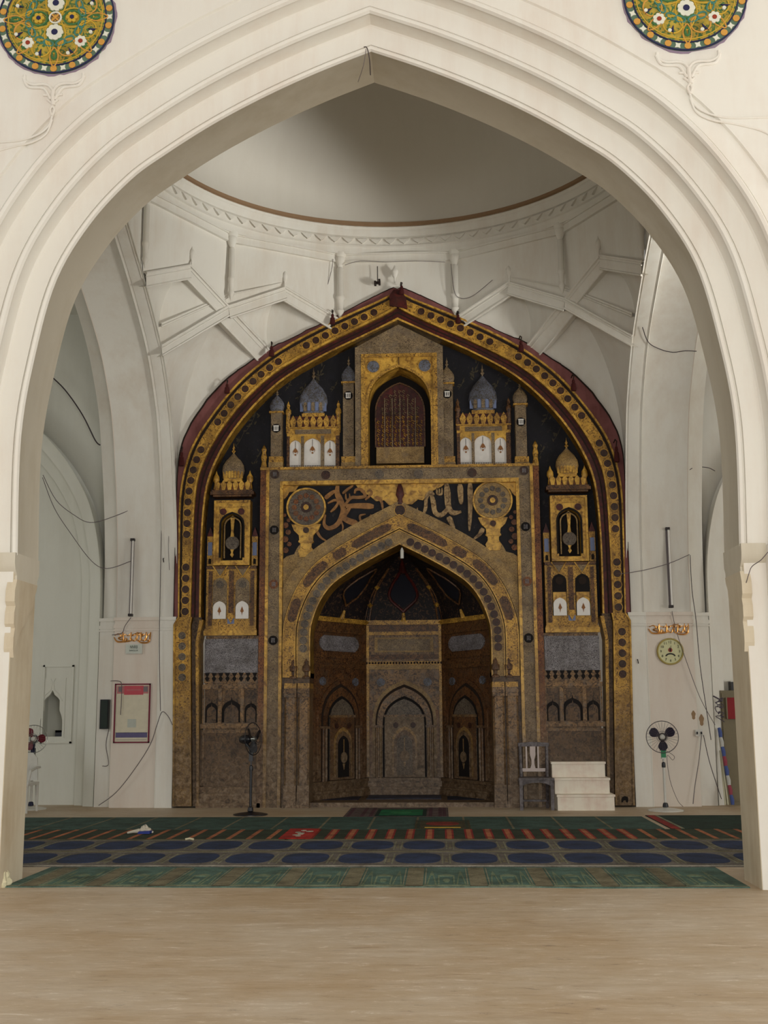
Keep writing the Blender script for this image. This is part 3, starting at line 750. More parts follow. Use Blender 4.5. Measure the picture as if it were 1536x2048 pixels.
# large calligraphy, brush strokes as tapering ribbons
def stroke(mbx, pts, w0, w1, Y, m, orig=(560, 940), sc=3.2):
    P = catmull([M(orig[0]+a/sc, orig[1]+b/sc) for a, b in pts], 6); n = len(P); nn = normals(P)
    A, B = [], []
    for i, (p, q) in enumerate(zip(P, nn)):
        t = i/(n-1); w_ = (w0+(w1-w0)*t)*1.25*(0.5+0.5*min(1, 5*t, 5*(1-t)))/sc/121/2*1.0
        A.append((p[0]+q[0]*w_, p[1]+q[1]*w_)); B.append((p[0]-q[0]*w_, p[1]-q[1]*w_))
    mbx.strip(A, B, Y-0.04, Y, m)
CALL = ornate('gilt_brown_script', (160, 112, 56), (124, 84, 40), 8, 0.3, 0.6)
CALR = ornate('pale_gilt_script', (176, 146, 98), (112, 82, 44), 12, 0.36, 0.55)
mb = PB()
for pts, a, b in [([(368, 100), (366, 150), (392, 205), (404, 260), (372, 340), (315, 372), (282, 345), (290, 285)], 34, 16),
                  ([(288, 182), (318, 155), (356, 130)], 24, 16), ([(305, 212), (350, 192), (372, 205), (352, 240), (322, 268)], 12, 14),
                  ([(400, 150), (432, 122), (468, 98)], 14, 10), ([(398, 300), (440, 325), (496, 342)], 26, 34), ([(404, 232), (500, 228), (600, 232)], 20, 34),
                  ([(398, 250), (450, 180), (500, 175), (545, 165), (520, 125), (486, 125), (476, 150)], 18, 14), ([(545, 190), (585, 150), (575, 128), (555, 140)], 14, 10),
                  ([(450, 232), (420, 280), (410, 300)], 20, 16), ([(548, 282), (512, 292), (520, 325), (560, 318), (584, 284)], 10, 12), ([(420, 150), (424, 185), (446, 186), (444, 150)], 10, 8),
                  ([(612, 168), (648, 200), (658, 262)], 20, 8), ([(234, 388), (262, 432), (322, 466)], 18, 4), ([(386, 318), (402, 360), (396, 400)], 10, 6)]:
    stroke(mb, pts, a, b, YS, CALL)
part(mb, 'calligraphy', label='gold brush-script calligraphy over the left of the niche arch')
mb = PB()
for pts, a, b in [([(1216, 80), (1218, 230), (1212, 390)], 32, 14), ([(1152, 90), (1156, 160), (1160, 218)], 34, 20), ([(1066, 86), (1072, 160), (1078, 232), (1105, 272), (1160, 266)], 36, 22),
                  ([(962, 140), (980, 200), (992, 268), (1026, 288), (1062, 262), (1080, 225)], 26, 22), ([(912, 300), (932, 240), (936, 180), (962, 142), (986, 158)], 16, 20),
                  ([(1004, 112), (1006, 150), (1034, 152), (1036, 112)], 10, 10), ([(1020, 118), (1020, 148)], 8, 8), ([(1078, 298), (1098, 340), (1120, 392)], 34, 12), ([(1300, 372), (1278, 410), (1236, 444)], 30, 8),
                  ([(880, 240), (878, 262), (896, 272)], 8, 8)]:
    stroke(mb, pts, a, b, YS, CALR)
part(mb, 'calligraphy', label='pale gold brush-script calligraphy over the right of the niche arch')

# ---- niche arch bands
mb = PB(); Z0 = 2.02
def above(c, z=Z0): return [p for p in c if p[1] >= z-1e-6]
def clampf(c):
    c = [(x, z) for x, z in c if z > Z0+0.05]
    return [(c[0][0], Z0)]+c+[(c[-1][0], Z0)]
ni_, n1_, n2_ = clampf(ni), clampf(n1), clampf(n2)
def same(A, B):
    n = 81
    def rs(C):
        L = [0]
        for a, b in zip(C, C[1:]): L.append(L[-1]+hypot(b[0]-a[0], b[1]-a[1]))
        return [atlen(C, L, L[-1]*i/(n-1)) for i in range(n)], L
    return rs(A)[0], rs(B)[0]
def bandm(A, B, yf, yb, m, rims=None):
    A, B = same(A, B); mb.strip(A, B, yf, yb, m)
    if rims:
        mb.strip(A, lerpc(A, B, 0.08), yf-0.02, yb, rims); mb.strip(lerpc(A, B, 0.93), B, yf-0.02, yb, rims)
    return A, B
a, b = bandm(ni_, n1_, YW+0.0, YW+0.7, TAN, GOLDP)
midn = lerpc(a, b, 0.5); L = [0]
for p, q in zip(midn, midn[1:]): L.append(L[-1]+hypot(q[0]-p[0], q[1]-p[1]))
for k in range(46):
    t = L[-1]*(k+0.5)/46
    x, z = atlen(midn, L, t)
    if z < 2.45 or abs(x) < 0.12: continue
    disc(mb, x, z, 0.072, YW-0.002, TAN, DISCG if x < 0 else DISCD, 0.1, n=16)
part(mb, 'niche_arch_band', label='inner band of the niche arch with a row of roundels')
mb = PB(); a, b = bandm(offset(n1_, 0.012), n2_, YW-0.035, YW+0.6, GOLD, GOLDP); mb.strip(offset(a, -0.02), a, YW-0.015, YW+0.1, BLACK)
mm_ = lerpc(a, b, 0.5); L = [0]
for p, q in zip(mm_, mm_[1:]): L.append(L[-1]+hypot(q[0]-p[0], q[1]-p[1]))
for t0, t1 in ((0.13, 0.19), (0.22, 0.30), (0.32, 0.355), (0.37, 0.48)):
    for u0, u1 in ((t0, t1), (1-t1, 1-t0)):
        c = [atlen(mm_, L, L[-1]*(u0+(u1-u0)*i/14)) for i in range(15)]
        A, B = [], []
        for i, (p, q) in enumerate(zip(c, normals(c))):
            w_ = 0.07*sqrt(max(0.0, 1-abs(2*i/14-1)**6)); A.append((p[0]+q[0]*w_, p[1]+q[1]*w_)); B.append((p[0]-q[0]*w_, p[1]-q[1]*w_))
        mb.strip(A, B, YW-0.045, YW, BROWNP)
part(mb, 'niche_arch_band', label='middle band of the niche arch with long cartouches')
mb = PB()
n3_ = clampf(n3); A, B = same(offset(n2_, 0.012), n3_); B = [(max(-xd+0.005, min(xd-0.005, x)), z) for x, z in B]
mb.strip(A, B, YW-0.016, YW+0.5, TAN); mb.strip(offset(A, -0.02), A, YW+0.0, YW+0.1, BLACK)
x, z = M(800, 1021); disc(mb, x, z, 0.095, YW-0.012, GOLDP, DISCD, 0.12)
part(mb, 'niche_arch_band', label='plain brown outer band of the niche arch')
# urn motifs low on the bands, capitals, shafts and flared feet
for s in (-1, 1):
    for px in (587, 613):
        mb = PB(); x = s*abs(M(px, 1336)[0]); z = M(px, 1336)[1]
        mb.lathe([(0.06, z-0.17), (0.06, z-0.14), (0.025, z-0.12), (0.03, z-0.06), (0.06, z-0.05), (0.065, z+0.02), (0.03, z+0.06), (0.035, z+0.09), (0.0, z+0.15)], (x, YW-0.03, 0), BROWNP, 12, 0.5)
        part(mb, 'urn_relief')
    for (pa, pb, dy) in ((569, 593, 0.0), (596, 619, 0.0)):
        mb = PB(); xa_, xb_ = sorted((s*abs(M(pa, 1500)[0]), s*abs(M(pb, 1500)[0])))
        zc = M(600, 1392)[1]; zf = M(600, 1572)[1]; e = 0.03
        P = [(xa_+e, YW-0.06), (xb_-e, YW-0.06), (xb_, YW-0.03), (xb_, YW+0.5), (xa_, YW+0.5), (xa_, YW-0.03)]
        mb.prism(P, 0.3, zc, STONE, 'z')
        part(mb, 'column_shaft')
        mb = PB()   # capital
        for z0, z1, ex in ((zc-0.02, zc+0.04, 0.03), (zc+0.04, zc+0.07, 0.06), (zc+0.07, zc+0.12, 0.04), (zc+0.12, zc+0.16, 0.025), (zc+0.16, zc+0.20, 0.015)):
            mb.box(xa_-ex*0.14, xb_+ex*0.14, YW-0.06-ex, YW+0.5, z0, z1, GOLD if z0 > zc+0.1 else STONE)
        part(mb, 'capital')
        mb = PB()   # flared foot
        for z0, z1, ex in ((0.0, 0.05, 0.09), (0.05, 0.10, 0.07), (0.10, 0.24, 0.05), (0.24, 0.30, 0.03), (0.30, 0.34, 0.015)):
            mb.box(xa_-ex*0.12, xb_+ex*0.12, YW-0.06-ex, YW+0.5, z0, z1, STONE)
        part(mb, 'column_base')
    # wall behind the columns and inner return of the opening
    mb = PB(); mb.box(*sorted((s*1.46, s*xd)), YW+0.02, YW+0.7, 0, 2.05, STONED); part(mb, 'pier')

# ---- upper tier: window block
mb = PB(); zt = M(800, 690)[1]; zb = FZ+0.03
gx0, gx1, hx0, hx1 = -0.76, 0.70, -0.66, 0.60
c0x = AX
hw = 0.735; hg = 0.635
Yw = YW+0.02
mb.box(c0x-hw, c0x-hg, Yw, YFI, zb, zt-0.02, GREYI); mb.box(c0x+hg, c0x+hw, Yw, YFI, zb, zt-0.02, GREYI)
mb.box(c0x-hw, c0x+hw, Yw, YFI, zt-0.14, zt-0.02, GREYI)
pk = [(c0x-hw, zt-0.02), (c0x+hw, zt-0.02), (c0x+0.2, zt+0.27), (c0x, zt+0.37), (c0x-0.2, zt+0.27)]
mb.prism(pk, Yw+0.02, YFI, GREYI)
part(mb, 'window_surround', label='grey lettered surround reaching the arch peak')
zg1 = zt-0.14
og = ogee(c0x, zb+0.02, 0.52, M(800, 735)[1]-zb, 6, 1.25)
mb = PB()
half = og[:len(og)//2+1]
def frame_with_arch(mbx, cx, x0, x1, z0, z1, og, yf, yb, m):
    n = len(og); top = max(p[1] for p in og); k = max(range(n), key=lambda i: og[i][1])
    R = og[:k+1]; Lh = og[k:]
    mbx.prism([(x1, z0)]+[(x1, z1), (cx, z1)]+R[::-1]+[(R[0][0], z0)], yf, yb, m)
    mbx.prism([(x0, z0), (Lh[-1][0], z0)]+Lh[::-1]+[(cx, z1), (x0, z1)], yf, yb, m)
frame_with_arch(mb, c0x, c0x-hg, c0x+hg, zb, zg1, og, Yw+0.02, YFI+0.3, GOLDP)
for (z0, z1, x0, x1) in ((zb, zg1, c0x-hg, c0x-hg+0.07), (zb, zg1, c0x+hg-0.07, c0x+hg), (zg1-0.06, zg1, c0x-hg, c0x+hg)):
    mb.box(x0, x1, Yw-0.01, YFI, z0, z1, GOLD)
for q in (-1, 1): disc(mb, c0x+q*0.43, zg1-0.22, 0.115, Yw+0.015, GOLD, BLUEG, 0.12)
mb.strip(offset(og[::-1], 0.0), offset(og[::-1], 0.045), Yw+0.0, Yw+0.1, GOLD)
mb.box(c0x-0.006, c0x+0.006, Yw, Yw+0.05, zg1-0.2, zg1-0.05, BROWNP)
part(mb, 'window_arch', label='gold panel with a pointed window opening')
mb = PB(); mb.box(c0x-0.58, c0x+0.58, YFI+0.28, YFI+0.3, zb-0.1, zg1, BLACK)
part(mb, 'window_recess')
mb = PB(); o2 = ogee(c0x, M(800, 884)[1], 0.40, M(800, 755)[1]-M(800, 884)[1], 6, 1.25)
mb.prism(o2, YFI+0.14, YFI+0.16, MAROON)
rg = random.Random(5)
for i in range(11):
    for j in range(14):
        x = c0x-0.36+0.072*i+rg.uniform(-.01, .01); z = o2[0][1]+0.06+0.075*j
        tz = o2[0][1]+(max(p[1] for p in o2)-o2[0][1])*(1-max(0, abs(x-c0x)/0.43)**2.5*0.75)
        if z > tz-0.1: continue
        pts = [(x+0.03*cos(t+rg.random())*rg.uniform(.5, 1.2), YFI+0.12, z+0.03*sin(t)) for t in (0.2, 1.7, 3.1, 4.4)]
        mb.tube(pts, 0.008, GREYI if j > 6 else GOLD, 4)
for k in (-2, -1, 0, 1, 2): mb.box(c0x+k*0.13-0.007, c0x+k*0.13+0.007, YFI+0.10, YFI+0.13, o2[0][1], o2[0][1]+0.85, GREYI)
mb.strip(offset(o2[::-1], 0.0), offset(o2[::-1], 0.025), YFI+0.11, YFI+0.16, BROWNP)
part(mb, 'grille', label='pierced interlaced lattice of the upper window')
mb = PB(); mb.box(c0x-0.40, c0x+0.40, YFI+0.06, YFI+0.2, M(800, 918)[1], M(800, 885)[1], TAN); part(mb, 'sill_panel')

def bulb(mbx, x, z, r, h, m, Y, seg=18, ys=0.45, ribs=False):
    """onion dome relief: foot z, radius r, height h, finial above"""
    pr = [(r*0.72, 0), (r*0.74, 0.05*h), (r*0.9, 0.14*h), (r, 0.32*h), (r*0.93, 0.52*h), (r*0.66, 0.72*h), (r*0.30, 0.88*h), (r*0.12, 0.97*h), (r*0.08, h)]
    mbx.lathe([(a, z+b) for a, b in pr], (x, Y, 0), m, seg, ys)
def finial(mbx, x, z, h, m, Y, r=0.03):
    mbx.lathe([(r*0.3, z), (r*0.35, z+0.15*h), (r, z+0.28*h), (r*0.35, z+0.42*h), (r*0.7, z+0.55*h), (r*0.25, z+0.68*h), (0, z+h)], (x, Y, 0), m, 8, 0.6)
# ---- minarets of the upper tier
for (px, pyb, pyt, pyf, m_) in ((695.5, 936, 762, 704, 0), (550, 936, 822, 787, 0), (896, 936, 764, 706, 1), (1044, 936, 806, 762, 1)):
    mb = PB(); x = M(px, 880)[0]; zb_ = M(px, pyb)[1]; zt_ = M(px, pyt)[1]; zf = M(px, pyf)[1]; r = 0.10
    P = [(x-r, YFI), (x-r*0.9, YFI-0.13), (x+r*0.9, YFI-0.13), (x+r, YFI)]
    mb.prism(P, zb_, zt_, GREYI, 'z'); mb.box(x-r-0.02, x+r+0.02, YFI-0.16, YFI, zb_, zb_+0.12, TAN); mb.box(x-r-0.015, x+r+0.015, YFI-0.15, YFI, zb_+0.12, zb_+0.22, GOLD)
    sh = part(mb, 'minaret')
    d = PB(); d.box(x-r-0.02, x+r+0.02, YFI-0.15, YFI, zt_, zt_+0.03, GOLD); bulb(d, x, zt_+0.03, 0.125, 0.30, BLUEG if m_ == 0 else GREYI, YFI-0.05); part(d, 'minaret_dome', sh)
    d = PB(); finial(d, x, zt_+0.31, max(0.12, zf-zt_-0.31), GREYI, YFI-0.05); part(d, 'finial', sh)
    d = PB(); ze = M(px, {0: 787, 1: 784}[m_] if abs(px-800) < 120 else {0: 853, 1: 840}[m_])[1]
    d.prism(circle(x, ze, 0.075, 16), YFI-0.145, YFI-0.12, BLACK)
    for k in (-1, 0, 1): d.box(x+k*0.03-0.008, x+k*0.03+0.008, YFI-0.16, YFI-0.14, ze-0.035, ze+0.035, WHITEP)
    d.box(x-0.045, x+0.045, YFI-0.16, YFI-0.14, ze+0.03, ze+0.045, WHITEP); d.box(x-0.04, x+0.04, YFI-0.16, YFI-0.14, ze-0.05, ze-0.035, WHITEP)
    part(d, 'emblem', sh, 'black roundel with a white letter motif')
# ---- pavilions of the upper tier
for s, dx, dy in ((-1, 0, 0), (1, 0, 0)):
    q = (lambda px, py: M(px, py)) if s < 0 else (lambda px, py: M(px+ (967.5-622.5), py-6))
    Yp = YFI-0.06
    mb = PB(); x0, zb_ = q(570, 936); x1, z8 = q(677, 850); xm = (x0+x1)/2
    zc_ = q(622, 866)[1]
    # gold front with three openings
    cols = [(576, 599, 877), (605, 639, 873), (646, 669, 877)]
    edges = [x0]+[v for c in cols for v in (q(c[0], 900)[0], q(c[1], 900)[0])]+[x1]
    for i in range(0, 8, 2): mb.box(edges[i], edges[i+1], Yp, YFI, zb_, zc_, BROWNP if i in (0, 6) else GREYI)
    mb.box(x0, x1, Yp, YFI, zc_, z8, GOLDP); mb.box(x0+0.14, x1-0.14, Yp-0.012, YFI, zc_+0.03, z8-0.02, GREYI)
    mb.box(x0-0.01, x1+0.01, Yp-0.03, YFI, z8, z8+0.02, GOLD)
    for c in cols:   # spandrel pieces over each opening
        xa_, xb_ = q(c[0], 900)[0], q(c[1], 900)[0]; za = q(c[0], c[2])[1]
        og_ = ogee((xa_+xb_)/2, za-0.2, (xb_-xa_)/2, 0.2+0.02)
        frame_with_arch(mb, (xa_+xb_)/2, xa_, xb_, za-0.2, zc_+0.001, og_, Yp, YFI, GOLDP)
    body = part(mb, 'pavilion_front', label='gilt three-arched pavilion front')
    for c in cols:
        d = PB(); xa_, xb_ = q(c[0], 900)[0], q(c[1], 900)[0]; zl = q(c[0], 925)[1]; cx_ = (xa_+xb_)/2; zt_ = q(c[0], c[2])[1]
        d.box(xa_, xb_, YFI-0.03, YFI-0.02, zl, zt_+0.02, WHITEP)
        d.tube([(cx_, YFI-0.035, zt_), (cx_, YFI-0.035, zt_-0.11)], 0.004, GREYB, 5)
        h_ = 0.11; z_ = zt_-0.13
        d.prism([(cx_-0.045, z_-0.05), (cx_-0.025, z_-0.01), (cx_, z_+0.02), (cx_+0.025, z_-0.01), (cx_+0.045, z_-0.05), (cx_+0.03, z_-0.09), (cx_+0.035, z_-0.045), (cx_, z_-0.07), (cx_-0.035, z_-0.045), (cx_-0.03, z_-0.09)], YFI-0.04, YFI-0.03, ORANGE)
        d.prism(circle(cx_, z_-0.10, 0.016, 8), YFI-0.04, YFI-0.03, ORANGE)
        part(d, 'white_panel', body, 'white arched panel painted with a hanging lamp')
        d = PB(); zb2 = q(c[0], 935)[1]; n_ = 10 if xb_-xa_ > 0.22 else 7
        d.box(xa_, xb_, YFI-0.04, YFI-0.02, zb2, zl, GREYB)
        for k in range(n_):
            x = xa_+(xb_-xa_)*(k+0.5)/n_; d.box(x-0.006, x+0.006, YFI-0.055, YFI-0.04, zb2+0.005, zl-0.005, WHITEP)
        part(d, 'railing', body)
    mb = PB(); zp = z8+0.02; h_ = q(0, 829)[1]-q(0, 851)[1]
    n_ = 7
    mb.box(x0+0.05, x1-0.05, YFI-0.06, YFI, zp, zp+h_, MAROON)
    for k in range(n_):
        x = x0+0.05+(x1-x0-0.1)*(k+0.5)/n_; w_ = (x1-x0-0.1)/n_/2
        mb.prism([(x-w_*0.5, zp), (x+w_*0.5, zp), (x+w_*0.95, zp+h_*0.55), (x, zp+h_*1.08), (x-w_*0.95, zp+h_*0.55)], YFI-0.085, YFI-0.06, GOLD)
    part(mb, 'parapet', label='red and gold battlemented parapet')
    for x in (x0+0.02, x1-0.02):
        mb = PB(); z = zp
        mb.lathe([(0.035, z-0.1), (0.04, z), (0.035, z+0.22), (0.05, z+0.24), (0.045, z+0.3), (0.02, z+0.34), (0.03, z+0.38), (0.0, z+0.46)], (x, YFI-0.05, 0), GOLD if s < 0 else BROWNP, 10, 0.6)
        part(mb, 'pinnacle')
    mb = PB(); zd = zp+h_
    mb.box(xm-0.19, xm+0.19, YFI-0.08, YFI, zd-0.01, zd+0.05, GOLD)
    bulb(mb, xm, zd+0.05, 0.24, 0.60, BLUEG, YFI-0.03, 24, 0.4); dm = part(mb, 'onion_dome', label='blue-grey painted onion dome')
    for k in range(-3, 4):
        d = PB(); xk = xm+k*0.065; yk = YFI-0.03-0.4*sqrt(max(0, 0.21**2-(k*0.065)**2))-0.004
        d.prism(ogee(xk, zd+0.08, 0.026, 0.15, 3), yk-0.012, yk+0.03, BLUEP if k % 2 else GREYI); part(d, 'petal', dm)
    d = PB(); finial(d, xm, zd+0.64, 0.22, GREYI, YFI-0.03, 0.035); part(d, 'finial', dm)

# ---- side towers
def tower(s):
    Yt = YW+0.06
    def q(px, py): return mxx(px, py, s)
    def bx(mbx, p0, p1, y0, y1, m):
        (xa_, za), (xb_, zb_) = q(*p0), q(*p1); mbx.box(min(xa_, xb_), max(xa_, xb_), y0, y1, min(za, zb_), max(za, zb_), m)
    mb = PB()
    xc_, _ = q(462, 1080); x0, z0 = q(425, 1130); x1, z1 = q(500, 999); x0, x1 = sorted((x0, x1)); hw_ = (x1-x0)/2; xc_ = (x0+x1)/2
    og_ = ogee(xc_, q(0, 1120)[1], 0.18, q(0, 1033)[1]-q(0, 1120)[1])
    frame_with_arch(mb, xc_, x0, x1, z0+0.07, z1, og_, Yt, YW+0.3, GOLDP); mb.box(x0, x1, Yt, YW+0.3, z0, z0+0.08, GOLDP)
    for e, m in ((0.0, GOLD),):
        mb.box(x0, x0+0.035, Yt-0.02, Yt+0.01, z0, z1, GOLDP); mb.box(x1-0.035, x1, Yt-0.02, Yt+0.01, z0, z1, GOLDP); mb.box(x0, x1, Yt-0.02, Yt+0.01, z0, z0+0.035, GOLDP); mb.box(x0, x1, Yt-0.02, Yt+0.01, z1-0.04, z1, GOLD)
        mb.box(x0+0.085, x0+0.1, Yt-0.012, Yt+0.01, z0+0.06, z1-0.1, GOLD); mb.box(x1-0.1, x1-0.085, Yt-0.012, Yt+0.01, z0+0.06, z1-0.1, GOLD); mb.box(x0+0.085, x1-0.085, Yt-0.012, Yt+0.01, z1-0.12, z1-0.105, GOLD)
    for k in (-1, 1): disc(mb, xc_+k*0.15, z1-0.19, 0.062, Yt-0.002, GOLD, MAROON, 0.1, n=14)
    mb.strip(og_[::-1], offset(og_[::-1], 0.03), Yt-0.018, Yt+0.03, BLACK)
    body = part(mb, 'tower_body', label='gilt tower front with a pointed opening')
    d = PB(); d.box(x0+0.02, x1-0.02, YW+0.24, YW+0.26, z0, z1, BLACK); o3 = offset(og_[::-1], -0.035); d.strip([p for p in o3], offset(o3, -0.02), Yt+0.06, Yt+0.1, TAN)
    part(d, 'tower_recess', body)
    d = PB(); zc_ = q(0, 1090)[1]; d.lathe([(0.001, -0.02), (0.11, -0.015), (0.118, 0.0), (0.10, 0.02)], (xc_, Yt+0.05, zc_), DISCG, 20, axis='y')
    d.prism([(xc_-0.03, zc_+0.10), (xc_-0.018, zc_+0.2), (xc_-0.035, zc_+0.42), (xc_+0.035, zc_+0.42), (xc_+0.018, zc_+0.2), (xc_+0.03, zc_+0.10)], Yt+0.03, Yt+0.06, GOLDP)
    d.prism([(xc_-0.03, zc_-0.11), (xc_+0.03, zc_-0.11), (xc_+0.012, zc_-0.16), (xc_+0.03, zc_-0.2), (xc_, zc_-0.24), (xc_-0.03, zc_-0.2), (xc_-0.012, zc_-0.16)], Yt+0.03, Yt+0.06, GOLDP)
    part(d, 'hanging_lamp_relief', body, 'round grey lamp relief hanging in the opening')
    mb = PB(); zc_ = q(0, 999)[1]
    for z_, h_, e in ((zc_, 0.03, 0.02), (zc_+0.03, 0.05, 0.06), (zc_+0.08, 0.03, 0.04)): mb.box(x0-e, x1+e, Yt-e, YW+0.3, z_, z_+h_, BROWNP)
    zp = zc_+0.11
    mb.box(x0, x1, Yt, YW+0.3, zp, zp+0.13, REDBR); n_ = 6
    for k in range(n_):
        w_ = (x1-x0)/n_/2; x = x0+w_*(2*k+1); mb.prism([(x-w_*.5, zp), (x+w_*.5, zp), (x+w_*.9, zp+0.1), (x, zp+0.17), (x-w_*.9, zp+0.1)], Yt-0.03, Yt, GOLDP)
    part(mb, 'parapet')
    for x in (x0+0.02, x1-0.02):
        mb = PB(); z = zp+0.12; mb.lathe([(0.045, z-0.1), (0.03, z), (0.055, z+0.05), (0.05, z+0.11), (0.02, z+0.16), (0.0, z+0.22)], (x, Yt+0.03, 0), GOLDP, 12, 0.7); part(mb, 'pinnacle')
    mb = PB(); zd = zp+0.17; mb.box(xc_-0.15, xc_+0.15, Yt-0.02, YW+0.3, zd-0.03, zd+0.03, GOLDP); bulb(mb, xc_, zd+0.02, 0.19, 0.44, TAN if s > 0 else GREYI, Yt+0.04, 22, 0.5)
    dm = part(mb, 'onion_dome', label='small ribbed onion dome on the side tower')
    for k in range(-3, 4):
        d = PB(); xk = xc_+k*0.048; yk = Yt+0.04-0.5*sqrt(max(0, 0.165**2-(k*0.048)**2)); d.prism(ogee(xk, zd+0.03, 0.02, 0.12, 3), yk-0.015, yk+0.03, GOLDP); part(d, 'petal', dm)
    d = PB(); finial(d, xc_, zd+0.44, 0.2, GOLD, Yt+0.04, 0.035); part(d, 'finial', dm)
    for px in (417, 507):   # small pale blue turrets
        mb = PB(); x, zb_ = q(px, 1130); zt_ = q(px, 1083)[1]
        mb.box(x-0.05, x+0.05, Yt+0.05, YW+0.3, zb_, zt_+0.1, GOLD); mb.box(x-0.035, x+0.035, Yt+0.035, Yt+0.06, zb_+0.17, zt_, BLUEP); mb.prism(ogee(x, zb_+0.03, 0.02, 0.09, 3), Yt+0.035, Yt+0.06, BLACK)
        mb.prism([(x-0.055, zt_+0.1), (x+0.055, zt_+0.1), (x+0.03, zt_+0.17), (x, zt_+0.26), (x-0.03, zt_+0.17)], Yt+0.05, YW+0.2, MAROON); part(mb, 'turret')
    # lower box with two arched panels
    mb = PB(); (xa_, za), (xb_, zb_) = q(410, 1264), q(513, 1131); xa_, xb_ = sorted((xa_, xb_)); xm = (xa_+xb_)/2
    mb.box(xa_, xb_, Yt-0.03, YW+0.3, za, zb_, GOLD); mb.box(xa_, xb_, Yt-0.05, Yt+0.02, zb_-0.05, zb_, BROWNP)
    mb.box(xa_-0.02, xb_+0.02, Yt-0.09, Yt+0.02, za-0.06, za+0.02, GOLDP); mb.box(xa_-0.01, xb_+0.01, Yt-0.06, Yt+0.02, za+0.02, za+0.05, GOLD)
    mb.box(xa_+0.04, xa_+0.10, Yt-0.045, Yt+0.02, za+0.1, zb_-0.08, BROWNP); mb.box(xb_-0.10, xb_-0.04, Yt-0.045, Yt+0.02, za+0.1, zb_-0.08, BROWNP); mb.box(xm-0.04, xm+0.04, Yt-0.045, Yt+0.02, za+0.30, zb_-0.08, BROWNP)
    mb.prism([(xm-0.04, za+0.30), (xm+0.04, za+0.30), (xm+0.045, za+0.22), (xm, za+0.14), (xm-0.045, za+0.22)], Yt-0.06, Yt+0.02, GOLD)
    mb.box(xm-0.055, xm+0.055, Yt-0.04, Yt+0.02, za+0.13, za+0.22, BLUEP)
    bxp = part(mb, 'lower_tier')
    for k in (-1, 1):
        cx_ = xm+k*0.185; d = PB()
        zt_ = q(0, 1165)[1]; zw = q(0, 1213)[1]; zb2 = q(0, 1242)[1]
        d.prism([(cx_-0.12, zt_+0.23), (cx_+0.12, zt_+0.23), (cx_, zt_+0.05)], Yt-0.05, Yt+0.02, GREYI)
        d.tube([(cx_-0.12, Yt-0.05, zt_+0.23), (cx_, Yt-0.05, zt_+0.05), (cx_+0.12, Yt-0.05, zt_+0.23)], 0.012, GOLDP, 5)
        d.prism(ogee(cx_, zb2, 0.115, zt_-zb2+0.04), Yt-0.045, Yt+0.02, GREYI if s < 0 else BLACK)
        if s > 0: d.box(cx_-0.105, cx_+0.105, Yt-0.05, Yt+0.02, zb2, zw+0.14, GOLDP)
        d.prism(circle(cx_, zt_-0.07, 0.065, 12), Yt-0.052, Yt+0.02, DISCG if s < 0 else STRIPD)
        d.prism(ogee(cx_, zb2, 0.105, zw-zb2+0.05), Yt-0.058, Yt+0.02, WHITEP)
        d.prism([(cx_-0.03, zb2+0.12), (cx_, zb2+0.2), (cx_+0.03, zb2+0.12), (cx_+0.008, zb2+0.1), (cx_, zb2+0.05), (cx_-0.008, zb2+0.1)], Yt-0.064, Yt+0.02, ORANGE)
        part(d, 'arched_panel', bxp, 'arched panel with a white lower half')
    # plain script panel, drop frieze, three small niches, dado
    Yl = YW+0.04
    mb = PB(); bx(mb, (404, 1612), (519, 1271), Yl, YW+0.4, STONE); part(mb, 'lower_wall')
    mb = PB(); bx(mb, (408, 1346), (516, 1277), Yl-0.02, Yl, GREYL); part(mb, 'script_panel', label='grey panel densely covered in small script')
    mb = PB(); xa_, xb_ = sorted((q(407, 1350)[0], q(516, 1350)[0])); zt_, zb_ = q(0, 1349)[1], q(0, 1367)[1]
    mb.box(xa_, xb_, Yl-0.012, Yl, zb_-0.02, zt_, STONE); n_ = 8
    for k in range(n_):
        w_ = (xb_-xa_)/n_; x = xa_+w_*(k+0.5); h_ = zt_-zb_
        mb.prism([(x-w_*.36, zt_), (x+w_*.36, zt_), (x+w_*.2, zt_-h_*.3), (x+w_*.08, zt_-h_*.38), (x+w_*.33, zt_-h_*.62), (x+w_*.2, zt_-h_*.8), (x, zt_-h_), (x-w_*.2, zt_-h_*.8), (x-w_*.33, zt_-h_*.62), (x-w_*.08, zt_-h_*.38), (x-w_*.2, zt_-h_*.3)], Yl-0.02, Yl-0.008, BLACK)
    part(mb, 'drop_frieze')
    mb = PB(); bx(mb, (404, 1378), (517, 1368), Yl-0.035, Yl, STONE)
    for px0, px1 in ((404, 408), (435, 444), (480, 488), (513, 517)): bx(mb, (px0, 1447), (px1, 1378), Yl-0.035, Yl, STONE)
    bx(mb, (400, 1457), (519, 1447), Yl-0.06, Yl, STONE); part(mb, 'niche_frame')
    for (px, wd, pt) in ((422, 0.10, 1405), (462, 0.155, 1400), (501, 0.10, 1406)):
        mb = PB(); x, zb_ = q(px, 1445); zt_ = q(px, pt)[1]
        bx(mb, (px-13, 1446), (px+13, 1380), Yl-0.008, Yl, STONED)
        pts = ogee(x, zb_, wd, zt_-zb_, 4); k = max(range(len(pts)), key=lambda i: pts[i][1]); pts[k] = (pts[k][0], pts[k][1]+0.05)
        mb.prism(pts, Yl-0.012, Yl-0.006, BLACK); mb.prism([(a*0.74+x*0.26, zb_+(b-zb_)*0.8) for a, b in pts], Yl-0.016, Yl-0.01, STONED)
        part(mb, 'blind_niche')
    mb = PB(); bx(mb, (398, 1572), (519, 1460), Yl-0.012, Yl, STONED)
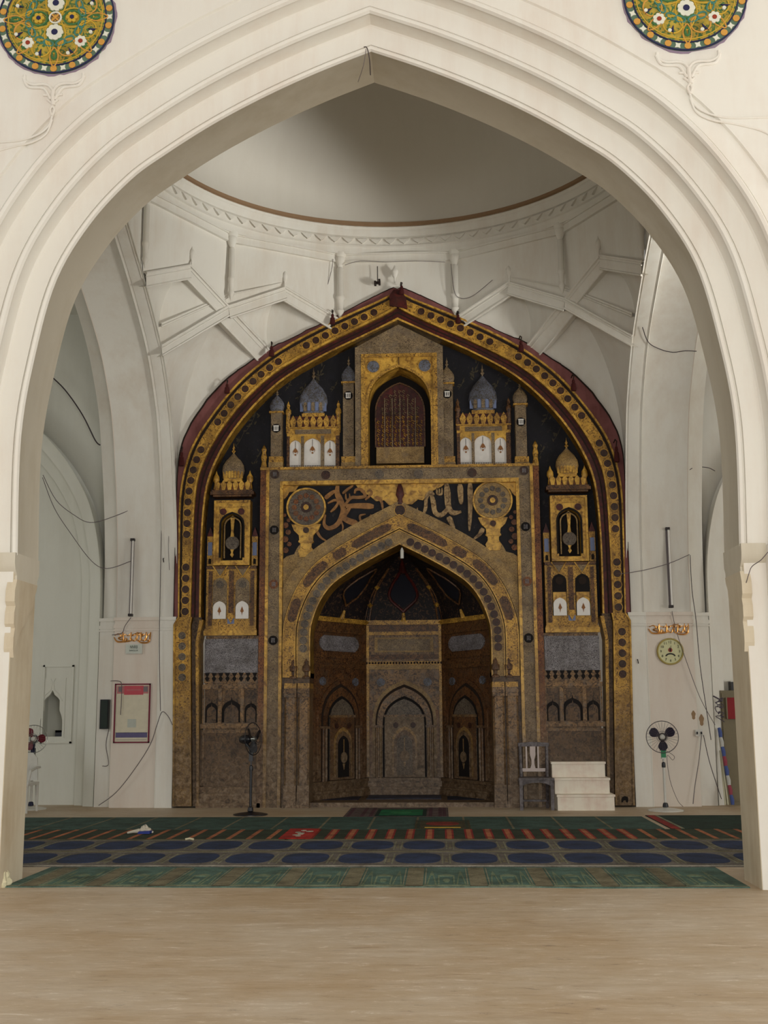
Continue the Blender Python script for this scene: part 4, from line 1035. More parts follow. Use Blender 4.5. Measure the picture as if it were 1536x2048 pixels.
    bx(mb, (402, 1566), (408, 1464), Yl-0.02, Yl, STONE); bx(mb, (511, 1566), (517, 1464), Yl-0.02, Yl, STONE); bx(mb, (402, 1466), (517, 1460), Yl-0.02, Yl, STONE); part(mb, 'dado_panel')
    mb = PB()
    for z_, h_, e in ((0.0, 0.07, 0.08), (0.07, 0.10, 0.05), (0.17, 0.05, 0.065), (0.22, 0.06, 0.03), (0.28, 0.04, 0.045)): mb.box(xa_-0.08, xb_+0.06, Yl-e, Yl, z_, z_+h_, STONE)
    part(mb, 'plinth')
    # slender gold pinnacle beside the frame
    mb = PB(); x, z_ = q(526, 936)
    mb.lathe([(0.05, z_-0.1), (0.05, z_+0.05), (0.035, z_+0.12), (0.05, z_+0.2), (0.03, z_+0.28), (0.045, z_+0.33), (0.0, z_+0.42)], (x, YW+0.1, 0), GOLD, 10); part(mb, 'pinnacle')
for s in (-1, 1): tower(s)

# ---- niche interior
NP = [(-1.5, 19.05), (-0.68, 20.35), (0.68, 20.35), (1.5, 19.05)]
ZF = 0.07
mb = PB(); pl = [(-1.6, YW+0.02), (-1.6, 19.05), (-0.7, 20.5), (0.7, 20.5), (1.6, 19.05), (1.6, YW+0.02)]
mb.prism(pl, 0.0, ZF, STONED, 'z'); part(mb, 'niche_floor')
BRN = ornate('niche_brown_paint', (112, 74, 40), (54, 32, 20), 26, 0.42, 0.54, wear=(84, 66, 48), zwear=1.0)
zv = 3.02
def wallP(i, u, z, d=0.0):
    """point on interior wall i at distance u (0..1 along), height z, d out of the wall towards the room"""
    a, b = NP[i], NP[i+1]; L_ = hypot(b[0]-a[0], b[1]-a[1]); tx, ty = (b[0]-a[0])/L_, (b[1]-a[1])/L_
    return (a[0]+(b[0]-a[0])*u+ty*d, a[1]+(b[1]-a[1])*u-tx*d, z)
def wprism(mbx, i, pts, d0, d1, m):
    n_ = len(pts); mbx.add([wallP(i, u, z, d0) for u, z in pts]+[wallP(i, u, z, d1) for u, z in pts], [list(range(n_)), list(range(n_, 2*n_))]+[(k, (k+1) % n_, n_+(k+1) % n_, n_+k) for k in range(n_)], m)
def wrect(mbx, i, u0, u1, z0, z1, d, m): wprism(mbx, i, [(u0, z0), (u1, z0), (u1, z1), (u0, z1)], 0, d, m)
def wog(cx, z0, w_, h, n=5): return ogee(cx, z0, w_, h, n, 1.75)
for i in range(3):
    c = i == 1
    mb = PB(); base = STONE if c else BRN
    wrect(mb, i, 0, 1, 0, zv, -0.1, base)
    wl = part(mb, 'niche_wall', label='centre wall of the niche' if c else None)
    mb = PB()
    GB = GOLD if c else BRN
    for z0, z1, d, m in ((2.98, 3.06, 0.05, GOLD), (2.86, 2.98, 0.02, BROWNP), (2.80, 2.86, 0.035, GOLD if c else BROWNP), (2.38, 2.46, 0.02, BROWNP), (2.28, 2.34, 0.045, GOLD if c else BROWNP), (2.20, 2.28, 0.03, TAN if c else BROWNP)):
        wrect(mb, i, 0.0, 1.0, z0, z1, d, m)
    for u in (0.0, 0.95): wrect(mb, i, u, u+0.05, 0.36, 2.97, 0.0385, GB)
    if c:
        for k in range(26):
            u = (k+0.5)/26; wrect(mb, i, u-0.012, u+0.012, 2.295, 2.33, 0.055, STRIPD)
        wrect(mb, i, 0.12, 0.88, 2.50, 2.76, 0.012, TAN); wrect(mb, i, 0.16, 0.84, 2.53, 2.73, 0.02, GREYI)
    else:
        pts = [(0.5+0.36*cos(t)*(1 if abs(cos(t)) > .3 else 1), 2.62+0.13*max(-1, min(1, sin(t)*1.6))) for t in [2*pi*k/28 for k in range(28)]]
        wprism(mb, i, pts, 0, 0.02, GREYL)
    part(mb, 'cornice_bands', wl)
    # blind arch
    mb = PB(); aw = 0.30 if c else 0.27; cx_ = 0.5
    og1 = wog(cx_, 0.36, aw+0.11, 1.66); wprism(mb, i, og1, 0, 0.03, TAN if c else BRN)
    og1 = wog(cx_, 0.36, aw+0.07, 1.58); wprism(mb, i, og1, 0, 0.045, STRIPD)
    og1 = wog(cx_, 0.36, aw+0.05, 1.53); wprism(mb, i, og1, 0, 0.055, STONE if c else BRN)
    og1 = wog(cx_, 0.36, aw-0.02, 1.38); wprism(mb, i, og1, 0, 0.065, BLACK)
    og1 = wog(cx_, 0.36, aw-0.045, 1.33); wprism(mb, i, og1, 0, 0.072, DISCG)
    wrect(mb, i, cx_-aw+0.05, cx_+aw-0.05, 0.36, 1.38, 0.08, GREYI if c else BRN); wrect(mb, i, cx_-aw+0.04, cx_+aw-0.04, 1.38, 1.42, 0.09, STONE)
    part(mb, 'blind_arch', wl)
    mb = PB()   # inner small arch with medallion
    wprism(mb, i, wog(cx_, 0.40, 0.16, 0.82), 0.08, 0.09, GOLD); wprism(mb, i, wog(cx_, 0.40, 0.135, 0.76), 0.085, 0.096, BROWNP)
    wprism(mb, i, wog(cx_, 0.40, 0.10, 0.68), 0.09, 0.102, DISCG if c else BLACK)
    m2 = [(cx_+0.062*cos(t)/(1 if c else 1.1), 0.72+0.09*sin(t)) for t in [2*pi*k/16 for k in range(16)]]
    wprism(mb, i, m2, 0.1, 0.115, GREYI); wrect(mb, i, cx_-0.006, cx_+0.006, 0.8, 1.02, 0.11, GOLD); wprism(mb, i, [(cx_-0.02, 0.62), (cx_+0.02, 0.62), (cx_, 0.52)], 0.1, 0.11, GOLD)
    for q_ in (-1, 1): wprism(mb, i, [(cx_+q_*0.11+0.035*cos(t), 1.24+0.05*sin(t)) for t in [2*pi*k/12 for k in range(12)]], 0.08, 0.088, DISCD)
    part(mb, 'medallion_panel', wl)
    for q_ in (-1, 1):
        mb = PB()   # slender shafts at the arch jambs
        for e, m in ((aw+0.005, TAN if c else BROWNP), (aw+0.055, STONE if c else BRN)):
            u = cx_+q_*e; p = wallP(i, u, 0.36, 0.06); mb.tube([(p[0], p[1], 0.34), (p[0], p[1], 1.2)], 0.022, m, 8)
        wrect(mb, i, cx_+q_*(aw+0.03)-0.06, cx_+q_*(aw+0.03)+0.06, 1.2, 1.24, 0.09, BROWNP)
        # barley-twist corner strip
        wrect(mb, i, cx_+q_*(aw+0.12)-0.02, cx_+q_*(aw+0.12)+0.02, 0.4, 1.5, 0.025, REDBR)
        wprism(mb, i, [(cx_+q_*0.30+0.055*cos(t), 1.98+0.07*sin(t)) for t in [2*pi*k/14 for k in range(14)]], 0.0, 0.02, BLUEG)
        part(mb, 'jamb_shaft', wl)
    mb = PB()
    for z0, z1, d in ((0.07, 0.16, 0.16), (0.16, 0.20, 0.13), (0.20, 0.30, 0.08), (0.30, 0.35, 0.11)): wrect(mb, i, -0.02, 1.02, z0, z1, d, STONE if c else STONED)
    part(mb, 'plinth', wl)
# returns from the front plane to the first interior wall
for s in (-1, 1):
    mb = PB(); mb.box(*sorted((s*1.46, s*1.56)), YW+0.6, 19.1, 0, zv, BRN); part(mb, 'niche_return')
# half dome of the niche: five flutes closing on the apex
ZA = 4.24
VA = ornate('vault_painting', (24, 18, 22), (92, 66, 44), 17, 0.36, 0.45, rough=0.7, zwear=-3)
plan = [(-1.53, YW+0.55), (-1.5, 19.05), (-0.68, 20.35), (0.68, 20.35), (1.5, 19.05), (1.53, YW+0.55)]
def vp(x, y, t):
    zz = zv+(ZA-zv)*t
    ww = [(2.95, 1.46), (3.26, 1.33), (3.52, 1.15), (3.72, 0.88), (3.95, 0.5), (4.08, 0.25), (4.24, 0.0)]
    for (za, wa), (zb_, wb) in zip(ww, ww[1:]):
        if za <= zz <= zb_: w_ = wa+(wb-wa)*(zz-za)/(zb_-za); break
    else: w_ = 0 if zz > 4 else 1.46
    k = w_/1.46; k2 = sqrt(max(0.0, 1-(1-k if False else t)**2.2))
    return (x*k, (YW+0.55)+(y-YW-0.55)*k2, zz)
mb = PB()
for a, b in zip(plan, plan[1:]):
    A = [Vector(vp(a[0], a[1], t/16)) for t in range(17)]; B = [Vector(vp(b[0], b[1], t/16)) for t in range(17)]
    patch(mb, A, B, VA, n=4)
part(mb, 'niche_vault', label='dark painted half dome of the niche', angle=20)
for a in plan[1:-1]:
    mb = PB()
    P = [Vector(vp(a[0]*0.985, a[1]-0.03, t/16)) for t in range(13)]
    for off in (-0.045, 0.045): mb.tube([p+Vector((off*(1-i/14), 0, 0)) for i, p in enumerate(P)], 0.018, BROWNP, 6)
    for i in (0, 4, 8): mb.lathe([(0.001, -0.05), (0.06, 0), (0.001, 0.05)], tuple(P[i]), GOLD, 8)
    part(mb, 'vault_rib')
# keyhole medallion on the centre flute and its two neighbours
def onv(i, u, t, d=0.03):
    a, b = plan[i], plan[i+1]; p = Vector(vp(a[0]+(b[0]-a[0])*u, a[1]+(b[1]-a[1])*u, t)); q_ = Vector((0, YW+0.4, 3.3))-p; q_.normalize(); return p+q_*d
for i, r in ((2, 1.0), (1, 0.85), (3, 0.85)):
    mb = PB(); P = []
    for k in range(29):
        t = 2*pi*k/28; x = 0.24*cos(t)*r; y = 0.25*sin(t)*r
        if sin(t) < -0.3: x *= (1-0.9*((-sin(t)-0.3)/0.7)**1.3); y *= 1.15
        if sin(t) > 0.8: y += 0.06*(sin(t)-0.8)/0.2
        P.append(onv(i, 0.5+x, 0.44+y))
    mb.tube(P, 0.026 if i == 2 else 0.016, MAROON if i == 2 else BROWNP, 6)
    mb.add([tuple(onv(i, 0.5, 0.42, 0.01))]+[tuple(onv(i, 0.5+(0.24*cos(2*pi*k/28)*r*0.93 if sin(2*pi*k/28) > -0.3 else 0.24*r*cos(2*pi*k/28)*(1-0.9*((-sin(2*pi*k/28)-0.3)/0.7)**1.3)*0.93), 0.44+0.23*sin(2*pi*k/28)*r, 0.015)) for k in range(28)], [(0, 1+k, 1+(k+1) % 28) for k in range(28)], NAVYD)
    p0 = onv(i, 0.5, 0.135); p1 = onv(i, 0.5, 0.01); mb.tube([p0, p1], [0.02, 0.045], GOLD, 8)
    if i == 2:
        mb.tube([onv(2, 0.5, 0.73), onv(2, 0.5, 0.78), onv(2, 0.5, 0.86), onv(2, 0.5, 0.97)], [0.07, 0.05, 0.018, 0.012], MAROON, 8)
    part(mb, 'keyhole_medallion', label='dark keyhole shape outlined in red' if i == 2 else None)
# ================================================================== THINGS
# ---- stucco roundels high on the front wall
YR = 9.79
OLIVE = ornate('olive_arabesque', (186, 160, 60), (74, 112, 62), 16, 0.44, 0.50, zwear=-3)
GREENP = mat('leaf_green_paint', (70, 116, 70)); ORP = mat('orange_paint', (206, 152, 72)); YEL = mat('yellow_ochre_paint', (200, 164, 58)); DBL = mat('dark_blue_paint', (40, 42, 78)); WHF = mat('flower_white_paint', (222, 222, 206)); TEALP = mat('teal_paint', (72, 128, 116)); PURP = mat('frayed_purple_edge', (150, 132, 150))
DSLATE = mat('rim_slate_paint', (96, 120, 100))
def ring2(mbx, cx, cz, r0, r1, y0, y1, m, n=48): mbx.strip(circle(cx, cz, r0, n), circle(cx, cz, r1, n), y0, y1, m, closed=True)
for s, cx_, cz_, R, lab in ((-1, -2.96, 7.96, 0.56, 'painted round medallion on the arch spandrel, the left one with a frayed grey edge'), (1, 2.925, 7.99, 0.565, 'painted round medallion on the arch spandrel, the right one, cut by the top edge')):
    r_ = empty('painted_medallion', (cx_, YR, cz_), lab, 'medallion'); org = (cx_, YR, cz_)
    mb = MB(org); mb.prism(circle(cx_, cz_, R, 64), YR-0.02, YR, DSLATE); P = circle(cx_, cz_, R+0.012, 72); P = [(x+random.uniform(-.012, .012), z+random.uniform(-.012, .012)) for x, z in P]; mb.prism(P, YR-0.008, YR, PURP); mb.build('backing', r_)
    mb = MB(org); ring2(mb, cx_, cz_, R-0.012, R, YR-0.03, YR-0.015, DBL, 64); ring2(mb, cx_, cz_, R*0.845, R*0.865, YR-0.03, YR-0.015, DBL, 64); mb.build('rim', r_)
    for k in range(36):
        a = 2*pi*k/36; x, z = cx_+R*0.92*cos(a), cz_+R*0.92*sin(a); mb = MB(org)
        if k % 2: mb.prism(circle(x, z, 0.032, 9), YR-0.03, YR-0.015, ORP)
        else:
            mb.prism([(x+0.036*cos(a+t*pi/4)*(1 if t % 2 else 0.5), z+0.036*sin(a+t*pi/4)*(1 if t % 2 else 0.5)) for t in range(8)], YR-0.03, YR-0.015, WHF)
        mb.build('border_blossom', r_)
    mb = MB(org); mb.prism(circle(cx_, cz_, R*0.845, 56), YR-0.028, YR, OLIVE)
    ring2(mb, cx_, cz_, R*0.80, R*0.815, YR-0.034, YR, YEL, 48); mb.build('field', r_)
    mb = MB(org)
    def loop(px_, pz_, rx, rz, rot, w_, m, n=24, pt=0.0):
        P = []
        for k in range(n+1):
            t = 2*pi*k/n; u = rx*cos(t); v = rz*sin(t)*(1+pt*abs(sin(t))**4); P.append((px_+u*cos(rot)-v*sin(rot), YR-0.03, pz_+u*sin(rot)+v*cos(rot)))
        mb.tube(P[:-1], w_, m, 5, closed=True)
    for k in range(4):
        a = k*pi/2; loop(cx_+0.17*cos(a), cz_+0.17*sin(a), 0.10, 0.13, a-pi/2, 0.008, YEL, pt=0.5)
        loop(cx_+0.16*cos(a), cz_+0.16*sin(a), 0.07, 0.08, a-pi/2, 0.010, GREENP)
    for k in range(8):
        a = k*pi/4+pi/8; loop(cx_+0.33*cos(a), cz_+0.33*sin(a), 0.085, 0.09, a, 0.008, YEL if k % 2 else ORP)
        a2 = k*pi/4; loop(cx_+0.40*cos(a2), cz_+0.40*sin(a2), 0.04, 0.07, a2-pi/2, 0.007, ORP, pt=0.4); loop(cx_+0.38*cos(a2), cz_+0.38*sin(a2), 0.02, 0.04, a2-pi/2, 0.012, GREENP, 12)
        for q_ in (-0.16, 0.16): loop(cx_+0.26*cos(a+q_), cz_+0.26*sin(a+q_), 0.03, 0.05, a, 0.009, TEALP, 12)
    mb.build('scroll_work', r_)
    mb = MB(org); ring2(mb, cx_, cz_, 0.048, 0.062, YR-0.045, YR-0.02, WHF, 24); mb.prism(circle(cx_, cz_, 0.048, 20), YR-0.036, YR-0.02, DBL)
    for k in range(4):
        a = k*pi/2+pi/4; mb.prism([(cx_+0.008*cos(a+pi/2), cz_+0.008*sin(a+pi/2)), (cx_-0.008*cos(a+pi/2), cz_-0.008*sin(a+pi/2)), (cx_+0.045*cos(a)-0.008*cos(a+pi/2), cz_+0.045*sin(a)-0.008*sin(a+pi/2)), (cx_+0.045*cos(a)+0.008*cos(a+pi/2), cz_+0.045*sin(a)+0.008*sin(a+pi/2))], YR-0.045, YR-0.03, ORP)
    mb.build('hub', r_)
    def flower(x, z, r, n, m1, m2, nm='flower'):
        f_ = MB(org)
        for k in range(n):
            a = 2*pi*k/n; f_.prism(circle(x+r*0.62*cos(a), z+r*0.62*sin(a), r*0.33, 8), YR-0.045, YR-0.025, m1)
        f_.prism(circle(x, z, r*0.35, 10), YR-0.05, YR-0.025, m2); f_.build(nm, r_)
    for k in range(4):
        a = k*pi/2+pi/4; flower(cx_+0.355*cos(a), cz_+0.355*sin(a), 0.062, 7, WHF, mat('flower_centre', (150, 60, 40)))
    for a in (pi/2, -pi/2): flower(cx_, cz_+0.15*sin(a), 0.088, 9, WHF, DBL)
    for a in (0, pi): flower(cx_+0.16*cos(a), cz_, 0.06, 6, YEL, DBL)
    for k in range(8):
        a = k*pi/4+pi/8
        x, z = cx_+0.385*cos(a), cz_+0.385*sin(a); b_ = MB(org); t_ = a+0.8
        b_.prism([(x, z), (x+0.05*cos(t_), z+0.05*sin(t_)), (x+0.025*cos(t_+.9), z+0.025*sin(t_+.9)), (x+0.05*cos(t_+2.2), z+0.05*sin(t_+2.2))], YR-0.04, YR-0.02, DBL); b_.prism(circle(x-0.012, z-0.012, 0.018, 8), YR-0.045, YR-0.02, WHF); b_.build('bud', r_)
    # stucco bracket below
    mb = MB((cx_, YR, cz_-0.7)); x0 = cx_+s*0.0; zb = cz_-R
    def tp(P, r=0.014): mb.tube([(x0+a, YR-0.008, zb+b) for a, b in catmull(P, 5)], r, FRONTW, 8)
    for q_ in (-1, 1):
        tp([(q_*0.28, 0.0), (q_*0.27, -0.06), (q_*0.20, -0.10), (q_*0.10, -0.10), (q_*0.04, -0.12), (0.0, -0.17)]); tp([(q_*0.29, -0.03), (q_*0.24, -0.12), (q_*0.10, -0.14), (q_*0.05, -0.20), (q_*0.02, -0.26)])
        tp([(q_*0.09, -0.21), (q_*0.04, -0.22), (0, -0.27)], 0.012); tp([(q_*0.05, -0.26), (0, -0.31), (q_*0.02, -0.36), (0, -0.42)], 0.012)
    tp([(0.0, -0.17), (0.0, -0.24), (0.01, -0.32)], 0.02)
    o = mb.build('stucco_bracket'); tag(o, 'white stucco bracket below the %s painted medallion' % ('left' if s < 0 else 'right'), 'bracket')
    mb = MB((cx_+s*0.3, YR, cz_-1.2)); e = s
    P1 = [(0.0, -0.42), (e*0.03, -0.52), (e*0.12, -0.60), (e*0.30, -0.66), (e*0.55, -0.67), (e*0.9, -0.66), (e*1.3, -0.62)]
    P2 = [(0.0, -0.46), (e*0.05, -0.60), (e*0.18, -0.68), (e*0.40, -0.73), (e*0.62, -0.80), (e*0.72, -0.88), (e*0.72, -0.98)]
    for P in (P1, P2): mb.tube([(x0+a, YR-0.004, zb+b) for a, b in catmull(P, 5)], 0.010, FRONTW, 8)
    zq = zb-1.0; xq = x0+e*0.74
    mb.tube([(xq-0.05, YR-0.004, zq-0.35), (xq-0.05, YR-0.004, zq-0.2), (xq-0.01, YR-0.004, zq-0.14), (xq, YR-0.004, zq), (xq+0.03, YR-0.004, zq-0.14)], 0.010, FRONTW, 8)
    o = mb.build('stucco_scroll'); tag(o, 'faint raised stucco scroll line trailing from the bracket on the %s spandrel' % ('left' if s < 0 else 'right'), 'moulding')

# ---- tassels hanging along the mihrab arch
TAS = mat('dark_red_tassel', (70, 26, 24), 0.9); IRON = mat('rusty_iron', (52, 42, 38), 0.6, 0.5)
for px, py, ln, lab in ((665, 636, 26, 'beside the left vase-topped colonnette over the mihrab'), (543, 700, 26, 'at the foot of the left crossed stucco ribs'), (454, 775, 24, 'on the left haunch of the mihrab arch'), (363, 915, 34, 'at the left springing of the mihrab arch'),
                        (916, 636, 22, 'beside the right vase-topped colonnette over the mihrab'), (1042, 690, 28, 'at the foot of the right crossed stucco ribs'), (1147, 768, 28, 'on the right haunch of the mihrab arch'), (1233, 905, 38, 'at the right springing of the mihrab arch'), (803, 578, 22, 'at the very peak of the mihrab arch')):
    p = onY(px, py, 18.33); h = ln*0.0082; t = empty('hanging_tassel', (p.x, 18.33, p.z), 'dark red tassel hanging from a hook '+lab, 'tassel', 'tassels along the mihrab arch'); org = (p.x, 18.33, p.z)
    mb = MB(org); mb.lathe([(0.0, p.z+h*0.35), (0.02, p.z+h*0.3), (0.026, p.z+h*0.15), (0.018, p.z+h*0.08), (0.036, p.z), (0.046, p.z-h*0.35), (0.042, p.z-h*0.5), (0.0, p.z-h*0.52)], (p.x, 18.33, 0), TAS, 10); mb.build('tassel_head', t)
    mb = MB(org); mb.tube([(p.x-0.02, 18.46, p.z+h*0.62), (p.x-0.01, 18.36, p.z+h*0.72), (p.x+0.012, 18.33, p.z+h*0.6), (p.x, 18.33, p.z+h*0.33)], 0.009, IRON, 6); mb.build('hook', t)

# ---- carpets and mats
def cloth(name, c, c2, sc=60): return ornate(name, c, c2, sc, 0.35, 0.6, rough=0.95, zwear=-3)
TEAL = cloth('teal_carpet', (92, 122, 110), (72, 100, 94)); TEALD = cloth('dull_teal_carpet', (70, 98, 90), (56, 80, 76), 20); GRN = cloth('dark_green_carpet', (56, 68, 50), (44, 54, 42), 20); GRNR = cloth('bottle_green_carpet', (34, 62, 50), (24, 46, 40), 20)
GRY = cloth('grey_purple_carpet', (126, 120, 114), (98, 94, 88), 26); NVB = cloth('navy_carpet_medallion', (46, 62, 100), (38, 52, 84), 30); TANC = cloth('tan_carpet_band', (136, 130, 104), (112, 108, 88), 40); PALE = cloth('pale_carpet_line', (150, 150, 124), (122, 124, 104), 30)
ORC = cloth('orange_stripe', (196, 124, 84), (156, 92, 62), 30); REDC = cloth('red_stripe', (166, 46, 40), (120, 34, 32), 30); WHC = cloth('white_edge', (196, 192, 176), (170, 164, 150), 20)
MOTF = cloth('faded_motif', (126, 140, 112), (100, 120, 98), 30)
def carpet(name, x0, x1, y0, y1, m, label, cat='carpet', z=0.0, th=0.008, wav=0.0, group=None):
    cx_, cy_ = (x0+x1)/2, (y0+y1)/2
    o = empty(name, (cx_, cy_, z), label, cat, group); mb = MB((cx_, cy_, z)); mb.jit = False
    n = 60; vs = []
    for i in range(n+1):
        x = x0+(x1-x0)*i/n; e = wav*(sin(x*2.1)+0.6*sin(x*5.3+1))
        vs += [(x, y0+e, z), (x, y0+e, z+th), (x, y1+e*0.3, z+th), (x, y1+e*0.3, z)]
    fs = []
    for i in range(n):
        k = 4*i; fs += [(k+j, k+(j+1) % 4, k+4+(j+1) % 4, k+4+j) for j in range(4)]
    fs += [(0, 1, 2, 3), (4*n+3, 4*n+2, 4*n+1, 4*n)]
    mb.add(vs, fs, m); mb.build('pile', o); o['_z'] = z+th
    return o, (cx_, cy_, z), z+th
def motif(par, org, z, polys, name, h=0.002):
    mb = MB(org); mb.jit = False
    for i_, (P, m) in enumerate(polys): mb.prism(P, z-0.001, z+h+0.0005*(i_ % 8), m, 'z')
    return mb.build(name, par)
def rect(x0, x1, y0, y1): return [(x0, y0), (x1, y0), (x1, y1), (x0, y1)]
def sup(cx_, cy_, a, b, n=36, e=3.0):
    out = []
    for k in range(n):
        t = 2*pi*k/n; c_, s_ = cos(t), sin(t); out.append((cx_+a*abs(c_)**(2/e)*(1 if c_ > 0 else -1), cy_+b*abs(s_)**(2/e)*(1 if s_ > 0 else -1)))
    return out
# front row: pale green with mosque panels
o, org, z = carpet('prayer_carpet', -3.20, 3.21, 10.24, 11.50, TEAL, 'long faded green prayer carpet nearest the arch, woven with arched panels', wav=0.025)
x0 = onZ(830, 1760).x; k0 = int((-3.2-x0)/0.56)
polys = []
for k in range(k0-1, 10):
    xx = x0+0.56*k
    if -3.15 < xx-0.07 and xx+0.07 < 3.15: motif(o, org, z, [(rect(xx-0.075, xx+0.075, 10.27, 11.44), TANC), (rect(xx-0.10, xx-0.09, 10.3, 11.4), PALE), (rect(xx+0.09, xx+0.10, 10.3, 11.4), PALE)], 'tan_band')
    c_ = xx+0.28
    if c_-0.2 < -3.15 or c_+0.2 > 3.15: continue
    L_ = []
    for q_ in (-0.13, 0.13):
        L_ += [([(c_+q_-0.045, 10.36), (c_+q_-0.03, 10.36), (c_+q_-0.008, 11.0), (c_+q_+0.008, 11.0), (c_+q_+0.03, 10.36), (c_+q_+0.045, 10.36), (c_+q_+0.014, 11.05), (c_+q_, 11.22), (c_+q_-0.014, 11.05)], MOTF), (sup(c_+q_, 10.98, 0.018, 0.06, 10), MOTF)]
    L_ += [([(c_-0.075, 10.40), (c_-0.06, 10.40), (c_-0.06, 10.86), (c_+0.06, 10.86), (c_+0.06, 10.40), (c_+0.075, 10.40), (c_+0.075, 10.92), (c_, 11.0), (c_-0.075, 10.92)], MOTF), (sup(c_, 10.6, 0.03, 0.1, 12), MOTF), (rect(c_-0.2, c_+0.2, 10.30, 10.34), MOTF)]
    motif(o, org, z, L_, 'mosque_motif')
motif(o, org, z, [(rect(-3.19, 3.2, 10.262, 10.29), TANC)], 'front_selvage')
# two rows with navy medallions
for (y0, y1, py, xr, rowlab, xl0, xr0) in ((11.56, 12.72, 1725, 835, 'front', -4.35, 4.25), (12.73, 13.86, 1694, 848, 'rear', -4.9, 4.8)):
    o, org, z = carpet('prayer_carpet', xl0, xr0, y0, y1, GRY, 'grey prayer carpet with large navy oval medallions, the %s one of the two such rows' % rowlab)
    xx0 = onZ(xr, py).x
    for k in range(-9, 9):
        c_ = xx0+0.575*k
        if c_-0.3 < xl0 or c_+0.3 > xr0: continue
        motif(o, org, z, [(sup(c_, (y0+y1)/2+0.03, 0.232, 0.40), NVB)], 'navy_medallion')
        motif(o, org, z, [(rect(c_+0.2875-0.045, c_+0.2875-0.03, y0+0.2, y1-0.2), PALE), (rect(c_+0.2875+0.03, c_+0.2875+0.045, y0+0.2, y1-0.2), PALE), ([(c_+0.27, y0+0.3), (c_+0.305, y0+0.3), (c_+0.2875, y0+0.7)], TANC)], 'pillar_motif')
    motif(o, org, z, [(rect(xl0+0.01, xr0-0.01, y0+0.005, y0+0.05), WHC if rowlab == 'front' else TANC), (rect(xl0+0.01, xr0-0.01, y1-0.04, y1-0.01), TANC)], 'edge_line')
# dark striped row in two lengths
for (x0, x1, red, lab) in ((-5.3, -1.22, False, 'dark green carpet with thin orange cross stripes on the left half of the hall'), (-1.20, 5.2, True, 'dark green carpet with red-edged orange cross stripes on the right half of the hall')):
    o, org, z = carpet('striped_carpet', x0, x1, 13.89, 15.04, GRN, lab)
    xs = onZ(938, 1670).x; k = -30
    while k < 30:
        xx = xs+0.238*k; k += 1
        if not (x0+0.08 < xx < x1-0.08): continue
        L_ = [(rect(xx-0.028, xx+0.028, 13.91, 15.03), ORC)]
        if red and xx < 2.9: L_ = [(rect(xx-0.052, xx-0.028, 13.98, 15.03), REDC), (rect(xx+0.028, xx+0.052, 13.98, 15.03), REDC)]+L_
        motif(o, org, z, L_, 'cross_stripe')
    motif(o, org, z, [(rect(x0+.01, x1-.01, 13.895, 13.93), TANC)], 'edge_line')
# rear green row
o, org, z = carpet('plain_carpet', -5.4, 3.42, 15.07, 16.78, TEALD, 'plain dull green carpet, the last row before the mihrab')
for k in range(-8, 6):
    xx = 0.29+0.62*k+(0.01 if k % 2 else 0)
    if -5.3 < xx < 3.3: motif(o, org, z, [(rect(xx-0.015, xx+0.015, 15.1, 16.75), TANC)], 'seam')
o, org, z = carpet('carpet_runner', 3.50, 5.6, 15.07, 16.95, GRNR, 'dark bottle green carpet piece with a red edge at the right pier')
motif(o, org, z, [([(3.51, 15.08), (3.62, 15.08), (3.62, 16.94), (3.51, 16.94)], REDC), ([(3.63, 15.08), (3.67, 15.08), (3.67, 16.94), (3.63, 16.94)], PALE)], 'red_edge')
o, org, z = carpet('floor_runner', -0.78, 0.72, 16.82, 18.34, cloth('mauve_runner', (112, 92, 92), (84, 74, 70), 14), 'faded mauve striped runner laid in front of the niche')
for xx in (-0.72, -0.52, -0.40, 0.46, 0.6, 0.66): motif(o, org, z, [(rect(xx-0.025, xx+0.025, 16.84, 18.32), cloth('plum_stripe', (96, 58, 70), (72, 48, 56), 30))], 'plum_stripe')
o, org, z = carpet('prayer_mat', -0.335, 0.40, 16.86, 17.95, cloth('mat_border_green', (18, 52, 40), (12, 34, 30), 30), 'bright green prayer mat with a dark border in front of the niche', 'mat', z=0.008)
motif(o, org, z, [(rect(-0.28, 0.345, 16.94, 17.87), cloth('emerald_mat', (22, 122, 74), (16, 92, 60), 30)), (sup(0.03, 17.4, 0.15, 0.22), cloth('emerald_light', (56, 140, 84), (30, 110, 70), 30))], 'woven_panel')
o, org, z = carpet('prayer_mat', 0.27, 0.99, 15.09, 16.15, cloth('dark_pattern_mat', (86, 78, 50), (40, 44, 34), 26), 'dark patterned prayer mat with a red centre on the green carpet', 'mat', z=0.010)
motif(o, org, z, [(sup(0.63, 15.66, 0.22, 0.24, e=2.2), cloth('brick_mat_centre', (150, 52, 36), (110, 38, 30), 30)), (rect(0.30, 0.335, 15.12, 16.1), GRN), (rect(0.925, 0.96, 15.12, 16.1), GRN), (rect(0.40, 0.86, 15.12, 15.2), YEL), (rect(0.36, 0.90, 16.02, 16.1), GRN)], 'woven_panel')
o, org, z = carpet('prayer_mat', -1.30, -0.93, 13.90, 15.02, cloth('scarlet_mat', (196, 48, 36), (150, 38, 32), 20), 'small scarlet mat with a white flower spray on the striped carpet', 'mat', z=0.0145)
motif(o, org, z, [(sup(-1.1+0.05*cos(k*2.4)*(k % 3), 14.15+0.1*k, 0.035+0.012*(k % 2), 0.06, 10, 2), WHC) for k in range(7)], 'flower_spray')
o, org, z = carpet('floor_runner', -1.35, -0.72, 19.05, 19.75, cloth('dark_purple_mat', (44, 38, 54), (30, 26, 40), 20), 'dark folded carpet along the left side wall inside the niche', z=0.07)
